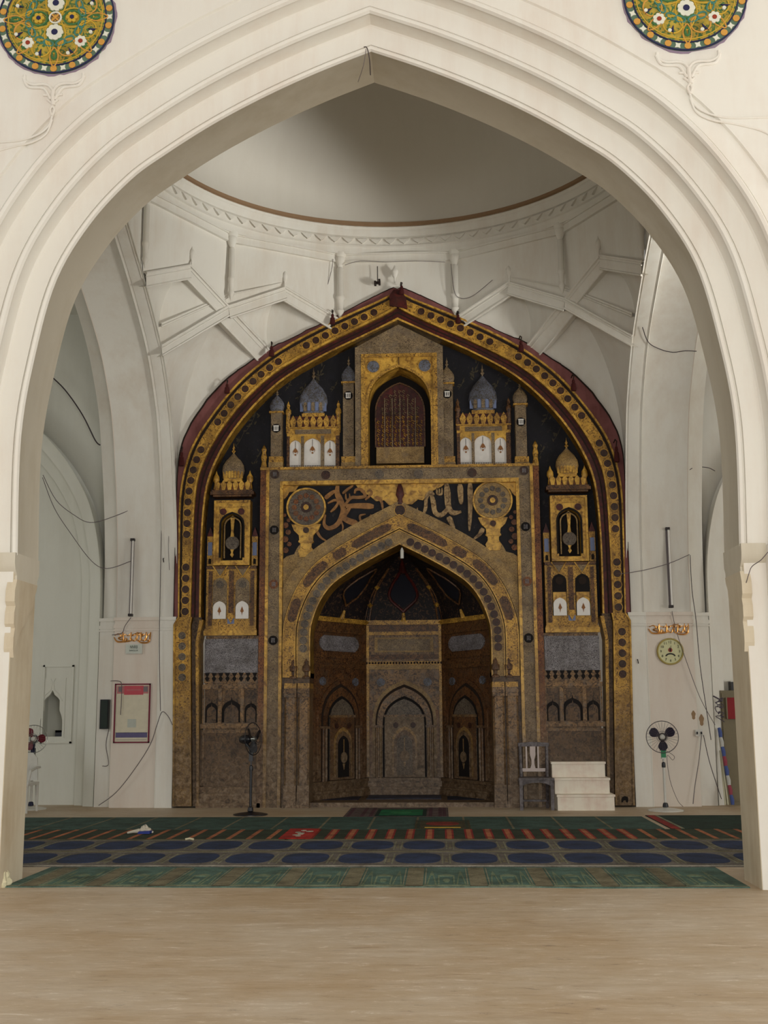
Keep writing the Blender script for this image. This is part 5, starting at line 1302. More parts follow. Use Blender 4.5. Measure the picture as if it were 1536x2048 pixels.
o, org, z = carpet('floor_runner', 0.72, 1.35, 19.05, 19.75, cloth('dark_blue_mat', (34, 36, 56), (26, 28, 42), 20), 'dark folded carpet along the right side wall inside the niche', z=0.07)
o, org, z = carpet('floor_runner', -0.60, 0.62, 19.2, 20.0, cloth('slate_mat', (84, 84, 100), (58, 60, 78), 12), 'slate blue mat at the centre of the niche floor', z=0.07)

# crumpled bag on the carpet
def crumple(name, c, sx, sy, sz, m, label, cat, seed=1, extra=None):
    o = empty(name, c, label, cat); mb = MB(c); mb.jit = False; rg = random.Random(seed); n, k = 18, 9; vs = []
    for j in range(k+1):
        ph = pi/2*(1-j/k)
        for i in range(n):
            a = 2*pi*i/n; r = cos(ph) if j else 0.05; q_ = 1+0.32*sin(3*a+seed)+rg.uniform(-.16, .16)
            vs.append((c[0]+sx*r*cos(a)*q_, c[1]+sy*r*sin(a)*q_, c[2]+max(0, sz*sin(ph)*(1+rg.uniform(-.25, .25)) if j < k else 0)))
    mb.add(vs, [(j*n+i, j*n+(i+1) % n, (j+1)*n+(i+1) % n, (j+1)*n+i) for j in range(k) for i in range(n)]+[list(range(n))], m, True); mb.build('crumpled_top', o, angle=20)
    return o
b = onZ(290, 1666, 0.01); BAGW = mat('plastic_white', (206, 198, 180), 0.4); BAGB = mat('bag_blue', (44, 60, 138), 0.5)
o = crumple('plastic_bag', (b.x, b.y, 0.012), 0.075, 0.07, 0.085, BAGW, 'crumpled white plastic bag with a blue underside lying on the dark striped carpet', 'bag', 2)
mb = MB((b.x, b.y, 0.012)); mb.prism([(b.x-0.06, 0.012), (b.x+0.09, 0.012), (b.x+0.09, 0.045), (b.x-0.05, 0.04)], b.y-0.13, b.y, BAGB); mb.build('blue_base', o, label='blue lower part of the bag')
mb = MB((b.x, b.y, 0.012)); mb.tube([(b.x-0.06, b.y-0.05, 0.04), (b.x-0.13, b.y-0.08, 0.035), (b.x-0.20, b.y-0.08, 0.02)], [0.03, 0.018, 0.012], BAGW, 8); mb.build('twisted_handle', o)
b = onZ(8, 1770, 0)
o = crumple('crumpled_paper', (b.x, b.y-0.08, 0.0), 0.08, 0.07, 0.14, mat('cream_paper', (214, 206, 172), 0.7), 'crumpled cream scrap lying at the foot of the left pier', 'litter', 5)
b = onZ(379, 1680, 0.012); mb = MB((b.x, b.y, 0.012)); mb.tube([(b.x-0.05, b.y, 0.02), (b.x, b.y+0.01, 0.028), (b.x+0.05, b.y-0.01, 0.02)], 0.012, mat('cream_paper', (214, 206, 172)), 6); tag(mb.build('paper_twist'), 'tiny cream paper twist on the seam beside the navy oval carpet', 'litter')

# ---- pedestal fans
BLK = mat('black_plastic', (24, 24, 30), 0.35, 0, 0.5); CHR = mat('chrome_wire', (150, 152, 146), 0.3, 0.8); WHP = mat('off_white_plastic', (206, 204, 196), 0.4, 0, 0.5); RDB = mat('maroon_fan_plastic', (104, 28, 44), 0.4); GRL = mat('green_sticker', (66, 136, 96)); DKB = mat('dark_blue_plastic', (28, 30, 60), 0.4)
def fan(x, y, zh, R, face, base_m, pole_m, blade_m, guard_m, label, rot=0.3, base_r=0.22, neck=BLK, sticker=False, polez=0.68):
    t = empty('pedestal_fan', (x, y, 0), label, 'fan'); org = (x, y, 0)
    mb = MB(org); mb.lathe([(0, 0.055), (0.03, 0.055), (0.05, 0.045), (base_r*0.7, 0.03), (base_r, 0.014), (base_r, 0.0), (0, 0.0)], (x, y, 0), base_m, 32); mb.build('base', t)
    mb = MB(org); mb.lathe([(0.03, 0.05), (0.045, 0.06), (0.035, 0.11), (0.02, 0.12)], (x, y, 0), neck, 16); mb.build('base_collar', t)
    mb = MB(org); mb.tube([(x, y, 0.05), (x, y, polez)], 0.02, pole_m, 12); mb.tube([(x, y, polez), (x, y, zh-0.14)], 0.011, CHR if pole_m is not BLK else BLK, 10); mb.build('pole', t)
    mb = MB(org); mb.lathe([(0.028, polez-0.05), (0.03, polez-0.02), (0.026, polez+0.02), (0.012, polez+0.03)], (x, y, 0), neck, 14); mb.build('height_collar', t)
    mb = MB(org); mb.box(x-0.03, x+0.03, y-0.03, y+0.03, zh-0.32, zh-0.14, neck if not sticker else WHP); n_ = mb.build('control_neck', t)
    if sticker: mb = MB(org); mb.box(x-0.035, x+0.035, y-0.036, y-0.03, zh-0.30, zh-0.19, GRL); mb.build('sticker', n_, label='green sticker')
    f = Vector((sin(face), -cos(face), 0.05)).normalized(); u = Vector((cos(face), sin(face), 0)); v = f.cross(u); v = -v if v.z < 0 else v
    C0 = Vector((x, y, zh))
    P = lambda a, b, c: C0+u*a+v*b+f*c
    mb = MB(org); prof = [(0.0, -0.20), (0.045, -0.19), (0.065, -0.14), (0.065, -0.05), (0.04, -0.01)]; seg_ = 16; vs = []
    for r, h in prof:
        for i in range(seg_): a = 2*pi*i/seg_; vs.append(P(r*cos(a), r*sin(a), h))
    mb.add(vs, [(j*seg_+i, j*seg_+(i+1) % seg_, (j+1)*seg_+(i+1) % seg_, (j+1)*seg_+i) for j in range(len(prof)-1) for i in range(seg_)], neck, True)
    mb.tube([P(0, -0.05, -0.1), (x, y, zh-0.15)], 0.022, neck, 8); mb.build('motor', t)
    for k in range(3):
        a0 = rot+k*2*pi/3; mb = MB(org); vs = []; nr, na = 6, 6
        for i in range(nr+1):
            r = 0.035+(R*0.86-0.035)*i/nr; hw_ = 0.20+0.38*sin(pi*min(1, i/nr*0.78+0.12)); hw_ *= (1.0 if i < nr else 0.7)
            for j in range(na+1):
                a = a0+hw_*(2*j/na-1)*(0.9); vs.append(P(r*cos(a), r*sin(a), 0.04+0.05*(j/na-0.5)))
        vs2 = [p-f*0.004 for p in vs]; n1_ = len(vs)
        F_ = [(i*(na+1)+j, i*(na+1)+j+1, (i+1)*(na+1)+j+1, (i+1)*(na+1)+j) for i in range(nr) for j in range(na)]
        mb.add(vs+vs2, F_+[tuple(n1_+q_ for q_ in q4[::-1]) for q4 in F_], blade_m, True); mb.build('blade', t)
    mb = MB(org); vs = []; prof = [(0.0, 0.085), (0.025, 0.08), (0.04, 0.06), (0.04, 0.01)]
    for r, h in prof:
        for i in range(seg_): a = 2*pi*i/seg_; vs.append(P(r*cos(a), r*sin(a), h))
    mb.add(vs, [(j*seg_+i, j*seg_+(i+1) % seg_, (j+1)*seg_+(i+1) % seg_, (j+1)*seg_+i) for j in range(len(prof)-1) for i in range(seg_)], WHP if base_m is not BLK else CHR, True); mb.build('hub_cap', t)
    mb = MB(org)
    for (rr, h, w_) in ((R, 0.03, 0.006), (0.055, 0.11, 0.004), (0.08, 0.108, 0.003)): mb.tube([P(rr*cos(2*pi*k/36), rr*sin(2*pi*k/36), h) for k in range(36)], w_, guard_m, 6, closed=True)
    for k in range(28):
        a = 2*pi*k/28
        mb.tube([P(R*cos(a), R*sin(a), 0.03), P(R*0.8*cos(a), R*0.8*sin(a), 0.085), P(0.055*cos(a), 0.055*sin(a), 0.11)], 0.0011, guard_m, 4)
        mb.tube([P(R*cos(a), R*sin(a), 0.03), P(R*0.85*cos(a), R*0.85*sin(a), -0.03), P(0.06*cos(a), 0.06*sin(a), -0.05)], 0.0011, guard_m, 4)
    mb.build('guard', t)
    return t
h1 = onY(519, 1478, 17.2); fan(-2.17, 17.2, h1.z, 0.235, radians(68), BLK, BLK, BLK, BLK, 'black pedestal fan turned sideways in front of the mihrab wall', 0.4, 0.25)
h2 = onY(75, 1478, 18.25); fan(h2.x-0.06, 18.25, h2.z, 0.215, radians(12), WHP, WHP, RDB, CHR, 'pedestal fan with maroon blades beside the wall niche behind the left pier', 0.05, 0.24, DKB)
h3 = onY(1322, 1474, 17.75); fan(h3.x+0.02, 17.75, h3.z, 0.235, radians(-12), WHP, WHP, mat('dark_fan_blades', (44, 38, 54), 0.4), mat('grey_guard', (96, 90, 92), 0.4, 0.5), 'white-based pedestal fan with dark blades below the wall clock', 0.55, 0.26, BLK, True)

# ---- wooden chair
WOODG = ornate('weathered_grey_wood', (112, 106, 108), (76, 68, 70), 10, 0.35, 0.6, rough=0.5, zwear=-3); WOODL = mat('pale_slats', (186, 172, 166), 0.5)
t = empty('wooden_chair', (2.05, 18.1, 0), 'weathered grey wooden chair with pale back slats beside the marble steps', 'chair'); org = (2.05, 18.1, 0)
xl, xr, yf, yb = 1.80, 2.315, 17.86, 18.26
def part2(fn, nm, **k): m_ = MB(org); m_.jit = False; fn(m_); return m_.build(nm, t, **k)
for xx in (xl, xr-0.05): part2(lambda m_: m_.box(xx, xx+0.05, yf, yf+0.05, 0, 0.445, WOODG), 'leg')
for xx, l_ in ((xl+0.035, -0.01), (xr-0.085, 0.01)): part2(lambda m_: m_.tube([(xx+0.02, yb, 0.0), (xx+0.02, yb-0.02, 0.45), (xx+0.02+l_, yb+0.03, 0.98)], 0.026, WOODG, 4), 'back_leg')
part2(lambda m_: m_.prism([(xl-0.01, yf-0.015), (xr+0.01, yf-0.015), (xr-0.03, yb+0.02), (xl+0.03, yb+0.02)], 0.445, 0.475, WOODG, 'z'), 'seat')
part2(lambda m_: m_.prism([(xl+0.05, 0.445), (xl+0.05, 0.36), (xl+0.10, 0.385), (xl+0.2, 0.405), (xr-0.2, 0.405), (xr-0.10, 0.385), (xr-0.05, 0.36), (xr-0.05, 0.445)], yf+0.01, yf+0.035, WOODG), 'apron')
for xx in (xl+0.005, xr-0.03): part2(lambda m_: m_.box(xx, xx+0.025, yf+0.04, yb, 0.37, 0.445, WOODG), 'side_rail')
part2(lambda m_: m_.box(xl+0.04, xr-0.04, yb-0.02, yb, 0.10, 0.13, WOODG), 'stretcher')
part2(lambda m_: m_.prism([(xl+0.02, 0.93), (xl+0.02, 0.985), (2.05, 1.0), (xr-0.02, 0.985), (xr-0.02, 0.93)], yb+0.005, yb+0.035, WOODG), 'top_rail')
part2(lambda m_: m_.box(xl+0.06, xr-0.06, yb-0.005, yb+0.025, 0.55, 0.60, WOODL), 'lower_rail')
for xx in (1.945, 2.125): part2(lambda m_: m_.box(xx-0.012, xx+0.012, yb, yb+0.02, 0.60, 0.93, WOODL), 'slat')
part2(lambda m_: m_.prism([(2.0, 0.93), (2.0, 0.80), (2.02, 0.73), (2.02, 0.66), (2.0, 0.60), (2.08, 0.60), (2.065, 0.66), (2.065, 0.73), (2.085, 0.80), (2.085, 0.93)], yb, yb+0.02, WOODL), 'splat')

# ---- white marble steps (minbar)
MARB = plaster('cream_marble', (232, 224, 208), (206, 172, 158), 0.6, 5)
t = empty('marble_steps', (2.72, 18.1, 0), 'three-step cream marble pulpit stair against the mihrab wall', 'steps'); org = (2.72, 18.1, 0)
for k, (xa_, xb_, y0) in enumerate(((2.36, 3.205, 17.82), (2.345, 3.17, 18.03), (2.33, 3.14, 18.24))):
    z0 = 0.232*k; mb = MB(org); mb.jit = False
    mb.box(xa_, xb_, y0, 18.44, z0, z0+0.20, MARB); mb.box(xa_-0.012, xb_+0.012, y0-0.02, 18.44, z0+0.20, z0+0.232, MARB); mb.build('step', t)

# ---- wall clock
CY = mat('clock_face', (206, 204, 160), 0.5); CR = mat('clock_rim_brass', (176, 160, 96), 0.3, 0.6); INK = mat('dark_ink', (60, 60, 54)); 
cx_, cz_ = M(1340, 1303); t = empty('wall_clock', (cx_, 18.5, cz_), 'round pale yellow wall clock hung under the gold script plaque', 'clock'); org = (cx_, 18.49, cz_)
mb = MB((cx_, 18.5, cz_)); mb.jit = False; mb.lathe([(0.185, -0.012), (0.19, -0.03), (0.205, -0.03), (0.213, -0.01), (0.213, 0.01), (0.0, 0.01)], (cx_, 18.49, cz_), CR, 40, axis='y'); mb.build('rim', t)
mb = MB((cx_, 18.5, cz_)); mb.prism(circle(cx_, cz_, 0.19, 40), 18.478, 18.495, CY); mb.build('dial', t)
mb0 = None
def text(body, size, x, y, z, m, par=None, org=(0, 0, 0), name='lettering', sc=1.0, ext=0.001):
    cu = bpy.data.curves.new(name, 'FONT'); cu.body = body; cu.size = size; cu.align_x = 'CENTER'; cu.align_y = 'CENTER'; cu.extrude = ext; cu.resolution_u = 2
    ob = bpy.data.objects.new('t', cu); COL.objects.link(ob); dg = bpy.context.evaluated_depsgraph_get()
    me = bpy.data.meshes.new_from_object(ob.evaluated_get(dg)); bpy.data.objects.remove(ob)
    me.transform(Matrix.Translation(Vector((x, y, z))-Vector(org)) @ Matrix.Rotation(pi/2, 4, 'X') @ Matrix.Diagonal((sc, 1, 1, 1)))
    me.materials.clear(); me.materials.append(m); o = bpy.data.objects.new(name, me); COL.objects.link(o); o.parent = par
    return o
for k in range(12):
    a = pi/2-2*pi*(k+1)/12; text(str(k+1), 0.056, cx_+0.145*cos(a), 18.474, cz_+0.145*sin(a), INK, t, (cx_, 18.5, cz_), 'numeral')
for a, L_, w_ in ((radians(97), 0.07, 0.012), (radians(80), 0.10, 0.008)):
    mb = MB((cx_, 18.5, cz_)); mb.jit = False; mb.prism([(cx_-w_*sin(a), cz_+w_*cos(a)), (cx_+w_*sin(a), cz_-w_*cos(a)), (cx_+L_*cos(a), cz_+L_*sin(a))], 18.470, 18.474, INK); mb.build('hand', t)
mb = MB((cx_, 18.5, cz_)); mb.prism(circle(cx_, cz_+0.022, 0.034, 14), 18.472, 18.477, mat('red_rose_print', (150, 74, 62))); mb.build('rose_print', t)
mb = MB((cx_, 18.5, cz_)); mb.strip([(cx_+0.08*cos(a), cz_-0.075+0.05*sin(a)) for a in [pi*k/10 for k in range(11)]], [(cx_+0.055*cos(a), cz_-0.075+0.028*sin(a)) for a in [pi*k/10 for k in range(11)]], 18.472, 18.477, INK); mb.build('maker_mark', t)

# ---- tube lights
TUBE = mat('tube_glass', (224, 220, 214), 0.3, 0, 0.5); FIXT = mat('grey_fixture', (118, 110, 112), 0.5); ENDC = mat('dark_end_cap', (52, 46, 46), 0.5)
for (pa, pb, lab) in (((265, 1078), (264, 1233), 'left'), ((1333, 1056), (1341, 1216), 'right')):
    a, b = onY(*pa, 18.5), onY(*pb, 18.5); x = (a.x+b.x)/2; t = empty('tube_light', (x, 18.5, b.z), 'switched-off vertical fluorescent tube on the %s half pier above the gold script plaque' % lab, 'light'); org = (x, 18.5, b.z)
    mb = MB(org); mb.jit = False; mb.box(x-0.025, x+0.02, 18.46, 18.5, b.z, a.z, FIXT); mb.build('batten', t)
    mb = MB(org); mb.jit = False; mb.tube([(x+0.012, 18.435, b.z+0.04), (x+0.012, 18.435, a.z-0.04)], 0.015, TUBE, 10); mb.build('tube', t)
    for z in (b.z, a.z-0.04): mb = MB(org); mb.jit = False; mb.box(x-0.03, x+0.035, 18.415, 18.5, z, z+0.04, ENDC); mb.build('end_cap', t)

# ---- gold script plaques
GLD = mat('polished_gold', (206, 150, 84), 0.25, 0.85, 0.6)
def script(px0, px1, py0, py1, lab, seed):
    a, b = onY(px0, py1, 18.5), onY(px1, py0, 18.5); W_, H_ = b.x-a.x, b.z-a.z; t = empty('script_plaque', ((a.x+b.x)/2, 18.5, a.z), lab, 'plaque'); org = ((a.x+b.x)/2, 18.5, a.z); rg = random.Random(seed)
    def st(P, r=0.010):
        m_ = MB(org); m_.jit = False; Q = catmull([(a.x+W_*u, a.z+H_*v) for u, v in P], 4); n = len(Q); m_.tube([(x, 18.485, z) for x, z in Q], [r*(0.6+0.6*sin(pi*i/(n-1))) for i in range(n)], GLD, 6); m_.build('letter_stroke', t)
    st([(0.0, 0.55), (0.05, 0.25), (0.12, 0.1), (0.3, 0.12), (0.45, 0.2), (0.5, 0.35)], 0.012)
    st([(0.02, 0.7), (0.12, 0.85), (0.2, 0.6), (0.12, 0.45), (0.2, 0.3), (0.35, 0.32)])
    for u in (0.25, 0.45, 0.62, 0.72, 0.88, 0.97): st([(u+rg.uniform(-.02, .02), 1.0), (u, 0.6), (u+rg.uniform(-.03, .03), 0.2)], 0.011)
    for k in range(6):
        u = 0.2+0.13*k; st([(u, 0.45), (u+0.05, 0.2), (u+0.11, 0.22), (u+0.12, 0.5)], 0.009); st([(u-0.02, 0.78), (u+0.05, 0.66), (u+0.10, 0.84)], 0.007)
    st([(0.98, 0.2), (0.9, 0.0), (0.75, 0.0), (0.65, 0.15)], 0.011); st([(0.5, 0.75), (0.66, 0.9), (0.8, 0.7), (0.7, 0.55)], 0.009)
script(228, 303, 1264, 1286, 'shiny gold script plaque above the small white sign on the left half pier', 1)
script(1297, 1378, 1247, 1269, 'shiny gold script plaque above the wall clock', 2)
# ---- small white sign
a, b = onY(252, 1308, 18.5), onY(286, 1288, 18.5); x, z = (a.x+b.x)/2, (a.z+b.z)/2
t = empty('name_sign', (x, 18.5, a.z), 'small white sign with dark lettering under the gold script plaque', 'sign'); org = (x, 18.5, a.z)
mb = MB(org); mb.jit = False; mb.box(a.x, b.x, 18.455, 18.5, a.z, b.z, WHP); mb.box(a.x+0.01, b.x-0.01, 18.452, 18.456, a.z+0.01, b.z-0.01, mat('sign_face', (198, 202, 192), 0.5)); mb.build('case', t)
text('NNRB', 0.075, x, 18.451, z+0.028, mat('sign_ink', (70, 80, 72)), t, org, 'lettering', 0.62); text('BANGLOR', 0.036, x, 18.451, z-0.028, mat('sign_ink', (70, 80, 72)), t, org, 'lettering', 0.85)
# ---- framed notice
a, b = onY(227, 1486, 18.5), onY(302, 1367, 18.5); x = (a.x+b.x)/2; t = empty('framed_notice', (x, 18.5, a.z), 'large notice in a thin maroon frame with a red heading and blue footer', 'notice'); org = (x, 18.5, a.z)
FRM = mat('maroon_frame', (112, 26, 50), 0.4); W_, H_ = b.x-a.x, b.z-a.z
for r_ in ((a.x, b.x, a.z, a.z+0.02), (a.x, b.x, b.z-0.02, b.z), (a.x, a.x+0.02, a.z, b.z), (b.x-0.02, b.x, a.z, b.z)): mb = MB(org); mb.jit = False; mb.box(r_[0], r_[1], 18.47, 18.5, r_[2], r_[3], FRM); mb.build('frame_strip', t)
mb = MB(org); mb.jit = False; mb.box(a.x+0.01, b.x-0.01, 18.485, 18.5, a.z+0.01, b.z-0.01, mat('notice_paper', (208, 200, 178), 0.35)); pp = mb.build('paper', t)
def nb(u0, u1, v0, v1, m, nm, dy=0.482): mb = MB(org); mb.jit = False; mb.box(a.x+W_*u0, a.x+W_*u1, 18.0+dy, 18.486, a.z+H_*v0, a.z+H_*v1, m); return mb.build(nm, pp)
nb(0.06, 0.94, 0.83, 0.96, mat('heading_pink', (186, 120, 120)), 'heading', 0.483); nb(0.26, 0.80, 0.81, 0.965, mat('heading_red', (190, 82, 92)), 'heading'); nb(0.10, 0.20, 0.86, 0.95, FIXT, 'corner_picture', 0.481); nb(0.80, 0.92, 0.86, 0.95, FIXT, 'corner_picture', 0.481)
nb(0.06, 0.94, 0.09, 0.175, mat('footer_blue', (98, 92, 128)), 'footer'); nb(0.08, 0.92, 0.05, 0.055, FIXT, 'footer_line'); nb(0.06, 0.94, 0.17, 0.178, WHP, 'footer_line')
for k in range(8): nb(0.32+0.012*(k % 3), 0.74-0.015*(k % 2), 0.875+0.0045*k, 0.877+0.0045*k, mat('heading_pink', (186, 120, 120)), 'heading_line', 0.480)
nb(0.38, 0.62, 0.26, 0.40, mat('faint_dome_print', (182, 186, 176)), 'faint_picture')
# ---- black speaker box
a, b = onY(200, 1458, 18.60), onY(219, 1399, 18.60); t = empty('wall_speaker', ((a.x+b.x)/2, 18.66, a.z), 'tall black loudspeaker box on the edge of the left half pier', 'speaker'); org = ((a.x+b.x)/2, 18.66, a.z)
mb = MB(org); mb.jit = False; mb.box(a.x, b.x, 18.56, 18.66, a.z, b.z, BLK); mb.build('cabinet', t); mb = MB(org); mb.jit = False; mb.box(a.x+0.02, b.x-0.012, 18.55, 18.562, a.z+0.015, b.z-0.015, mat('grille_cloth', (50, 58, 54), 0.9)); mb.build('grille', t)

# ---- niche in the left bay wall: frame, pointed surround, tray
mb = MB(); 
fa, fb = onY(81, 1487, 19.1), onY(149, 1330, 19.1)
for r_ in ((fa.x, fb.x, fb.z-0.03, fb.z), (fa.x, fb.x, fa.z, fa.z+0.03), (fa.x, fa.x+0.03, fa.z, fb.z), (fb.x-0.03, fb.x, fa.z, fb.z)): mb.box(r_[0], r_[1], 19.07, 19.12, r_[2], r_[3], GREENW)
ia, ib = -6.02, -5.62; ap = onY(112, 1380, 19.1).z; sh = onY(112, 1435, 19.1).z
half = [(0.185, 1.08), (0.185, sh-0.05), (0.17, sh+0.02), (0.13, sh+0.12), (0.13, ap-0.17), (0.10, ap-0.13), (0.04, ap-0.08), (0.0, ap)]
cxn = (ia+ib)/2; R_ = [(cxn+w_, z) for w_, z in half]; L_ = [(cxn-w_, z) for w_, z in half[:-1]][::-1]
frame_with_arch(mb, cxn, ia-0.02, ib+0.02, 1.08, 2.06, R_+L_, 19.09, 19.16, GREENW)
for q_ in (-1, 1): mb.tube([(cxn+q_*w_, 19.09, z+0.02) for w_, z in ((0.17, ap-0.20), (0.12, ap-0.10), (0.03, ap-0.02), (0.01, ap+0.10), (0.04, ap+0.17))], 0.01, GREENW, 6)
mb.build('trim_7', kind='structure')
p = onY(122, 1470, 19.25); mb = MB((p.x, 19.25, 1.10)); mb.jit = False
mb.box(p.x-0.07, p.x+0.08, 19.16, 19.18, 1.10, 1.20, BLK); mb.box(p.x+0.065, p.x+0.08, 19.16, 19.4, 1.10, 1.20, BLK); mb.box(p.x-0.07, p.x+0.08, 19.16, 19.42, 1.165, 1.2, WHP)
tag(mb.build('small_tray'), 'small dark box standing on the sill of the pointed wall niche', 'box')
# white plastic chair partly behind the left pier
t = empty('plastic_chair', (-6.35, 17.7, 0), 'white plastic chair mostly hidden behind the left pier', 'chair'); org = (-6.35, 17.7, 0)
xr_ = onY(61, 1600, 17.6).x
def pc(fn, nm): m_ = MB(org); m_.jit = False; fn(m_); m_.build(nm, t)
for xx, yy in ((xr_-0.02, 17.5), (xr_-0.44, 17.5), (xr_-0.02, 17.95), (xr_-0.44, 17.95)): pc(lambda m_: m_.tube([(xx, yy, 0), (xx-0.02, yy+0.02, 0.42)], [0.018, 0.028], WHP, 8), 'leg')
pc(lambda m_: m_.box(xr_-0.47, xr_-0.01, 17.49, 17.98, 0.40, 0.44, WHP), 'seat')
pc(lambda m_: m_.prism([(xr_-0.45, 0.46), (xr_-0.45, 0.8), (xr_-0.38, 0.88), (xr_-0.12, 0.88), (xr_-0.05, 0.8), (xr_-0.03, 0.46)], 17.96, 17.99, WHP), 'backrest')
pc(lambda m_: m_.tube([(xr_-0.01, 17.98, 0.66), (xr_, 17.8, 0.66), (xr_, 17.55, 0.62), (xr_-0.02, 17.5, 0.42)], 0.02, WHP, 8), 'armrest')

# ---- white tag hanging under the niche arch
p = onY(804, 1107, 18.46); mb = MB((p.x, 18.46, p.z)); mb.jit = False
mb.lathe([(0.0, p.z+0.10), (0.012, p.z+0.09), (0.028, p.z+0.05), (0.028, p.z-0.08), (0.0, p.z-0.082)], (p.x, 18.46, 0), WHP, 10); mb.tube([(p.x, 18.46, p.z+0.09), (p.x, 18.47, p.z+0.16)], 0.004, BLK, 5)
tag(mb.build('hanging_bulb'), 'slim white bulb hanging from the point of the niche arch', 'bulb')
# ---- dark socket on the drum wall
p = onY(755, 566, 18.42); mb = MB((p.x, 18.42, p.z)); mb.jit = False
mb.box(p.x-0.055, p.x-0.02, 18.36, 18.46, p.z-0.04, p.z+0.02, IRON); mb.box(p.x+0.015, p.x+0.05, 18.36, 18.46, p.z-0.03, p.z+0.05, IRON); mb.box(p.x-0.055, p.x+0.05, 18.38, 18.46, p.z-0.01, p.z+0.015, IRON)
mb.tube([(p.x, 18.44, p.z+0.03), (p.x, 18.43, p.z+0.30)], 0.008, IRON, 6)
tag(mb.build('wall_socket'), 'dark iron bracket and hook on the drum wall above the mihrab peak', 'bracket')
# small picture at the foot of the right outer leg
a, b = onY(1239, 1609, 18.42), onY(1258, 1590, 18.42); t = empty('inset_tile', ((a.x+b.x)/2, 18.42, a.z), 'small square tile with a dark figure at the foot of the right mihrab leg', 'tile'); org = ((a.x+b.x)/2, 18.42, a.z)
mb = MB(org); mb.jit = False; mb.box(a.x, b.x, 18.40, 18.425, a.z, b.z, TAN); mb.build('slab', t)
mb = MB(org); mb.jit = False; w_ = b.x-a.x; mb.prism([(a.x+w_*u, a.z+w_*v) for u, v in ((.2, .5), (.3, .75), (.55, .85), (.85, .75), (.9, .4), (.8, .2), (.65, .25), (.6, .45), (.4, .4), (.3, .2), (.2, .25))], 18.392, 18.401, BLACK); mb.build('dark_figure', t)

# ---- right bay clutter
t = empty('cloth_wrapped_poles', (5.2, 18.8, 0), 'bundle of poles wrapped in blue and red cloth leaning in the right corner', 'poles'); 
A = onY(1438, 1456, 18.68); B = onY(1465, 1604, 18.45); B = Vector((B.x, 18.45, 0.03))
BLUC = mat('blue_cloth', (76, 92, 148)); REDK = mat('red_cloth', (150, 70, 84)); WHK = mat('white_cloth', (190, 190, 186)); PLE = mat('pale_pole', (196, 192, 166))
for k in range(8):
    p = A.lerp(B, k/8); q_ = A.lerp(B, (k+1)/8); mb = MB((5.2, 18.8, 0)); mb.jit = False; mb.tube([p, (p+q_)/2+Vector((0.004, -0.01, 0)), q_], [0.026, 0.032, 0.026], (BLUC, WHK, BLUC, REDK, BLUC, WHK, REDK, BLUC)[k], 8); mb.build('cloth_wrap', t)
for dx, dz in ((-0.07, -0.1), (-0.11, -0.35)):
    mb = MB((5.2, 18.8, 0)); mb.jit = False; mb.tube([A+Vector((0.0, 0.02, dz)), B+Vector((dx, 0.0, 0))], 0.013, PLE, 8); mb.build('pole', t)
a = onY(1432, 1410, 18.66); mb = MB((a.x, 18.66, a.z)); mb.jit = False; rg = random.Random(9)
P = [(a.x+rg.uniform(-.03, .12), 18.66+rg.uniform(-.03, .02), a.z+0.12-0.36*k/30+rg.uniform(-.04, .04)) for k in range(31)]; mb.tube(catmull(P, 3), 0.007, mat('grey_cord', (88, 80, 90)), 5); mb.tube([(a.x-0.04, 18.64, a.z+0.14), (a.x+0.10, 18.63, a.z+0.06)], 0.012, mat('grey_cord', (88, 80, 90)), 6)
tag(mb.build('cord_tangle'), 'tangle of grey cords hanging above the cloth-wrapped poles', 'cords')
a, b = onY(1452, 1600, 18.5), onY(1510, 1380, 18.5); t = empty('cupboard', ((a.x+b.x)/2, 18.7, 0), 'dull olive metal cupboard half hidden behind the right pier', 'cupboard'); org = ((a.x+b.x)/2, 18.7, 0); OLV = mat('olive_metal', (122, 112, 88), 0.5)
cx0 = a.x+0.06
mb = MB(org); mb.jit = False; mb.box(cx0, b.x+0.25, 18.75, 19.08, 0, b.z, OLV); mb.build('body', t)
mb = MB(org); mb.jit = False; mb.box(cx0+0.015, b.x+0.2, 18.735, 18.75, 0.06, b.z-0.04, OLV); mb.build('door', t)
a, b = onY(1456, 1438, 18.7), onY(1474, 1395, 18.7); mb = MB((a.x, 18.7, a.z)); mb.jit = False; mb.box(a.x, b.x+0.06, 18.70, 18.735, a.z, b.z, mat('red_box_paint', (140, 44, 48))); mb.box(a.x-0.02, a.x, 18.69, 18.735, a.z, b.z, OLV); tag(mb.build('red_box'), 'small red box fixed to the cupboard front by the right pier', 'box')
a, b = onY(1462, 1380, 18.8), onY(1485, 1366, 18.8); cz = onY(1500, 1380, 18.5).z; mb = MB((a.x, 18.8, cz)); mb.jit = False; mb.box(a.x, b.x+0.12, 18.78, 18.95, cz, cz+0.14, BLK); mb.box(a.x-0.005, b.x+0.12, 18.775, 18.955, cz+0.135, cz+0.15, WHP); tag(mb.build('equipment_box'), 'black box on top of the olive cupboard', 'box')
a = onY(1399, 1466, 18.45); t = empty('switch_socket', (a.x, 18.5, a.z), 'white wall socket under two brown scorch marks', 'socket'); org = (a.x, 18.5, a.z)
mb = MB(org); mb.jit = False; mb.box(a.x-0.06, a.x+0.05, 18.46, 18.5, a.z-0.05, a.z+0.05, WHP); mb.build('plate', t)
for dx in (-0.035, 0.03): mb = MB(org); mb.jit = False; mb.box(a.x+dx-0.01, a.x+dx+0.01, 18.44, 18.46, a.z-0.02, a.z+0.02, BLK); mb.build('plug', t)
SC = mat('scorch_brown', (150, 122, 92), 0.9)
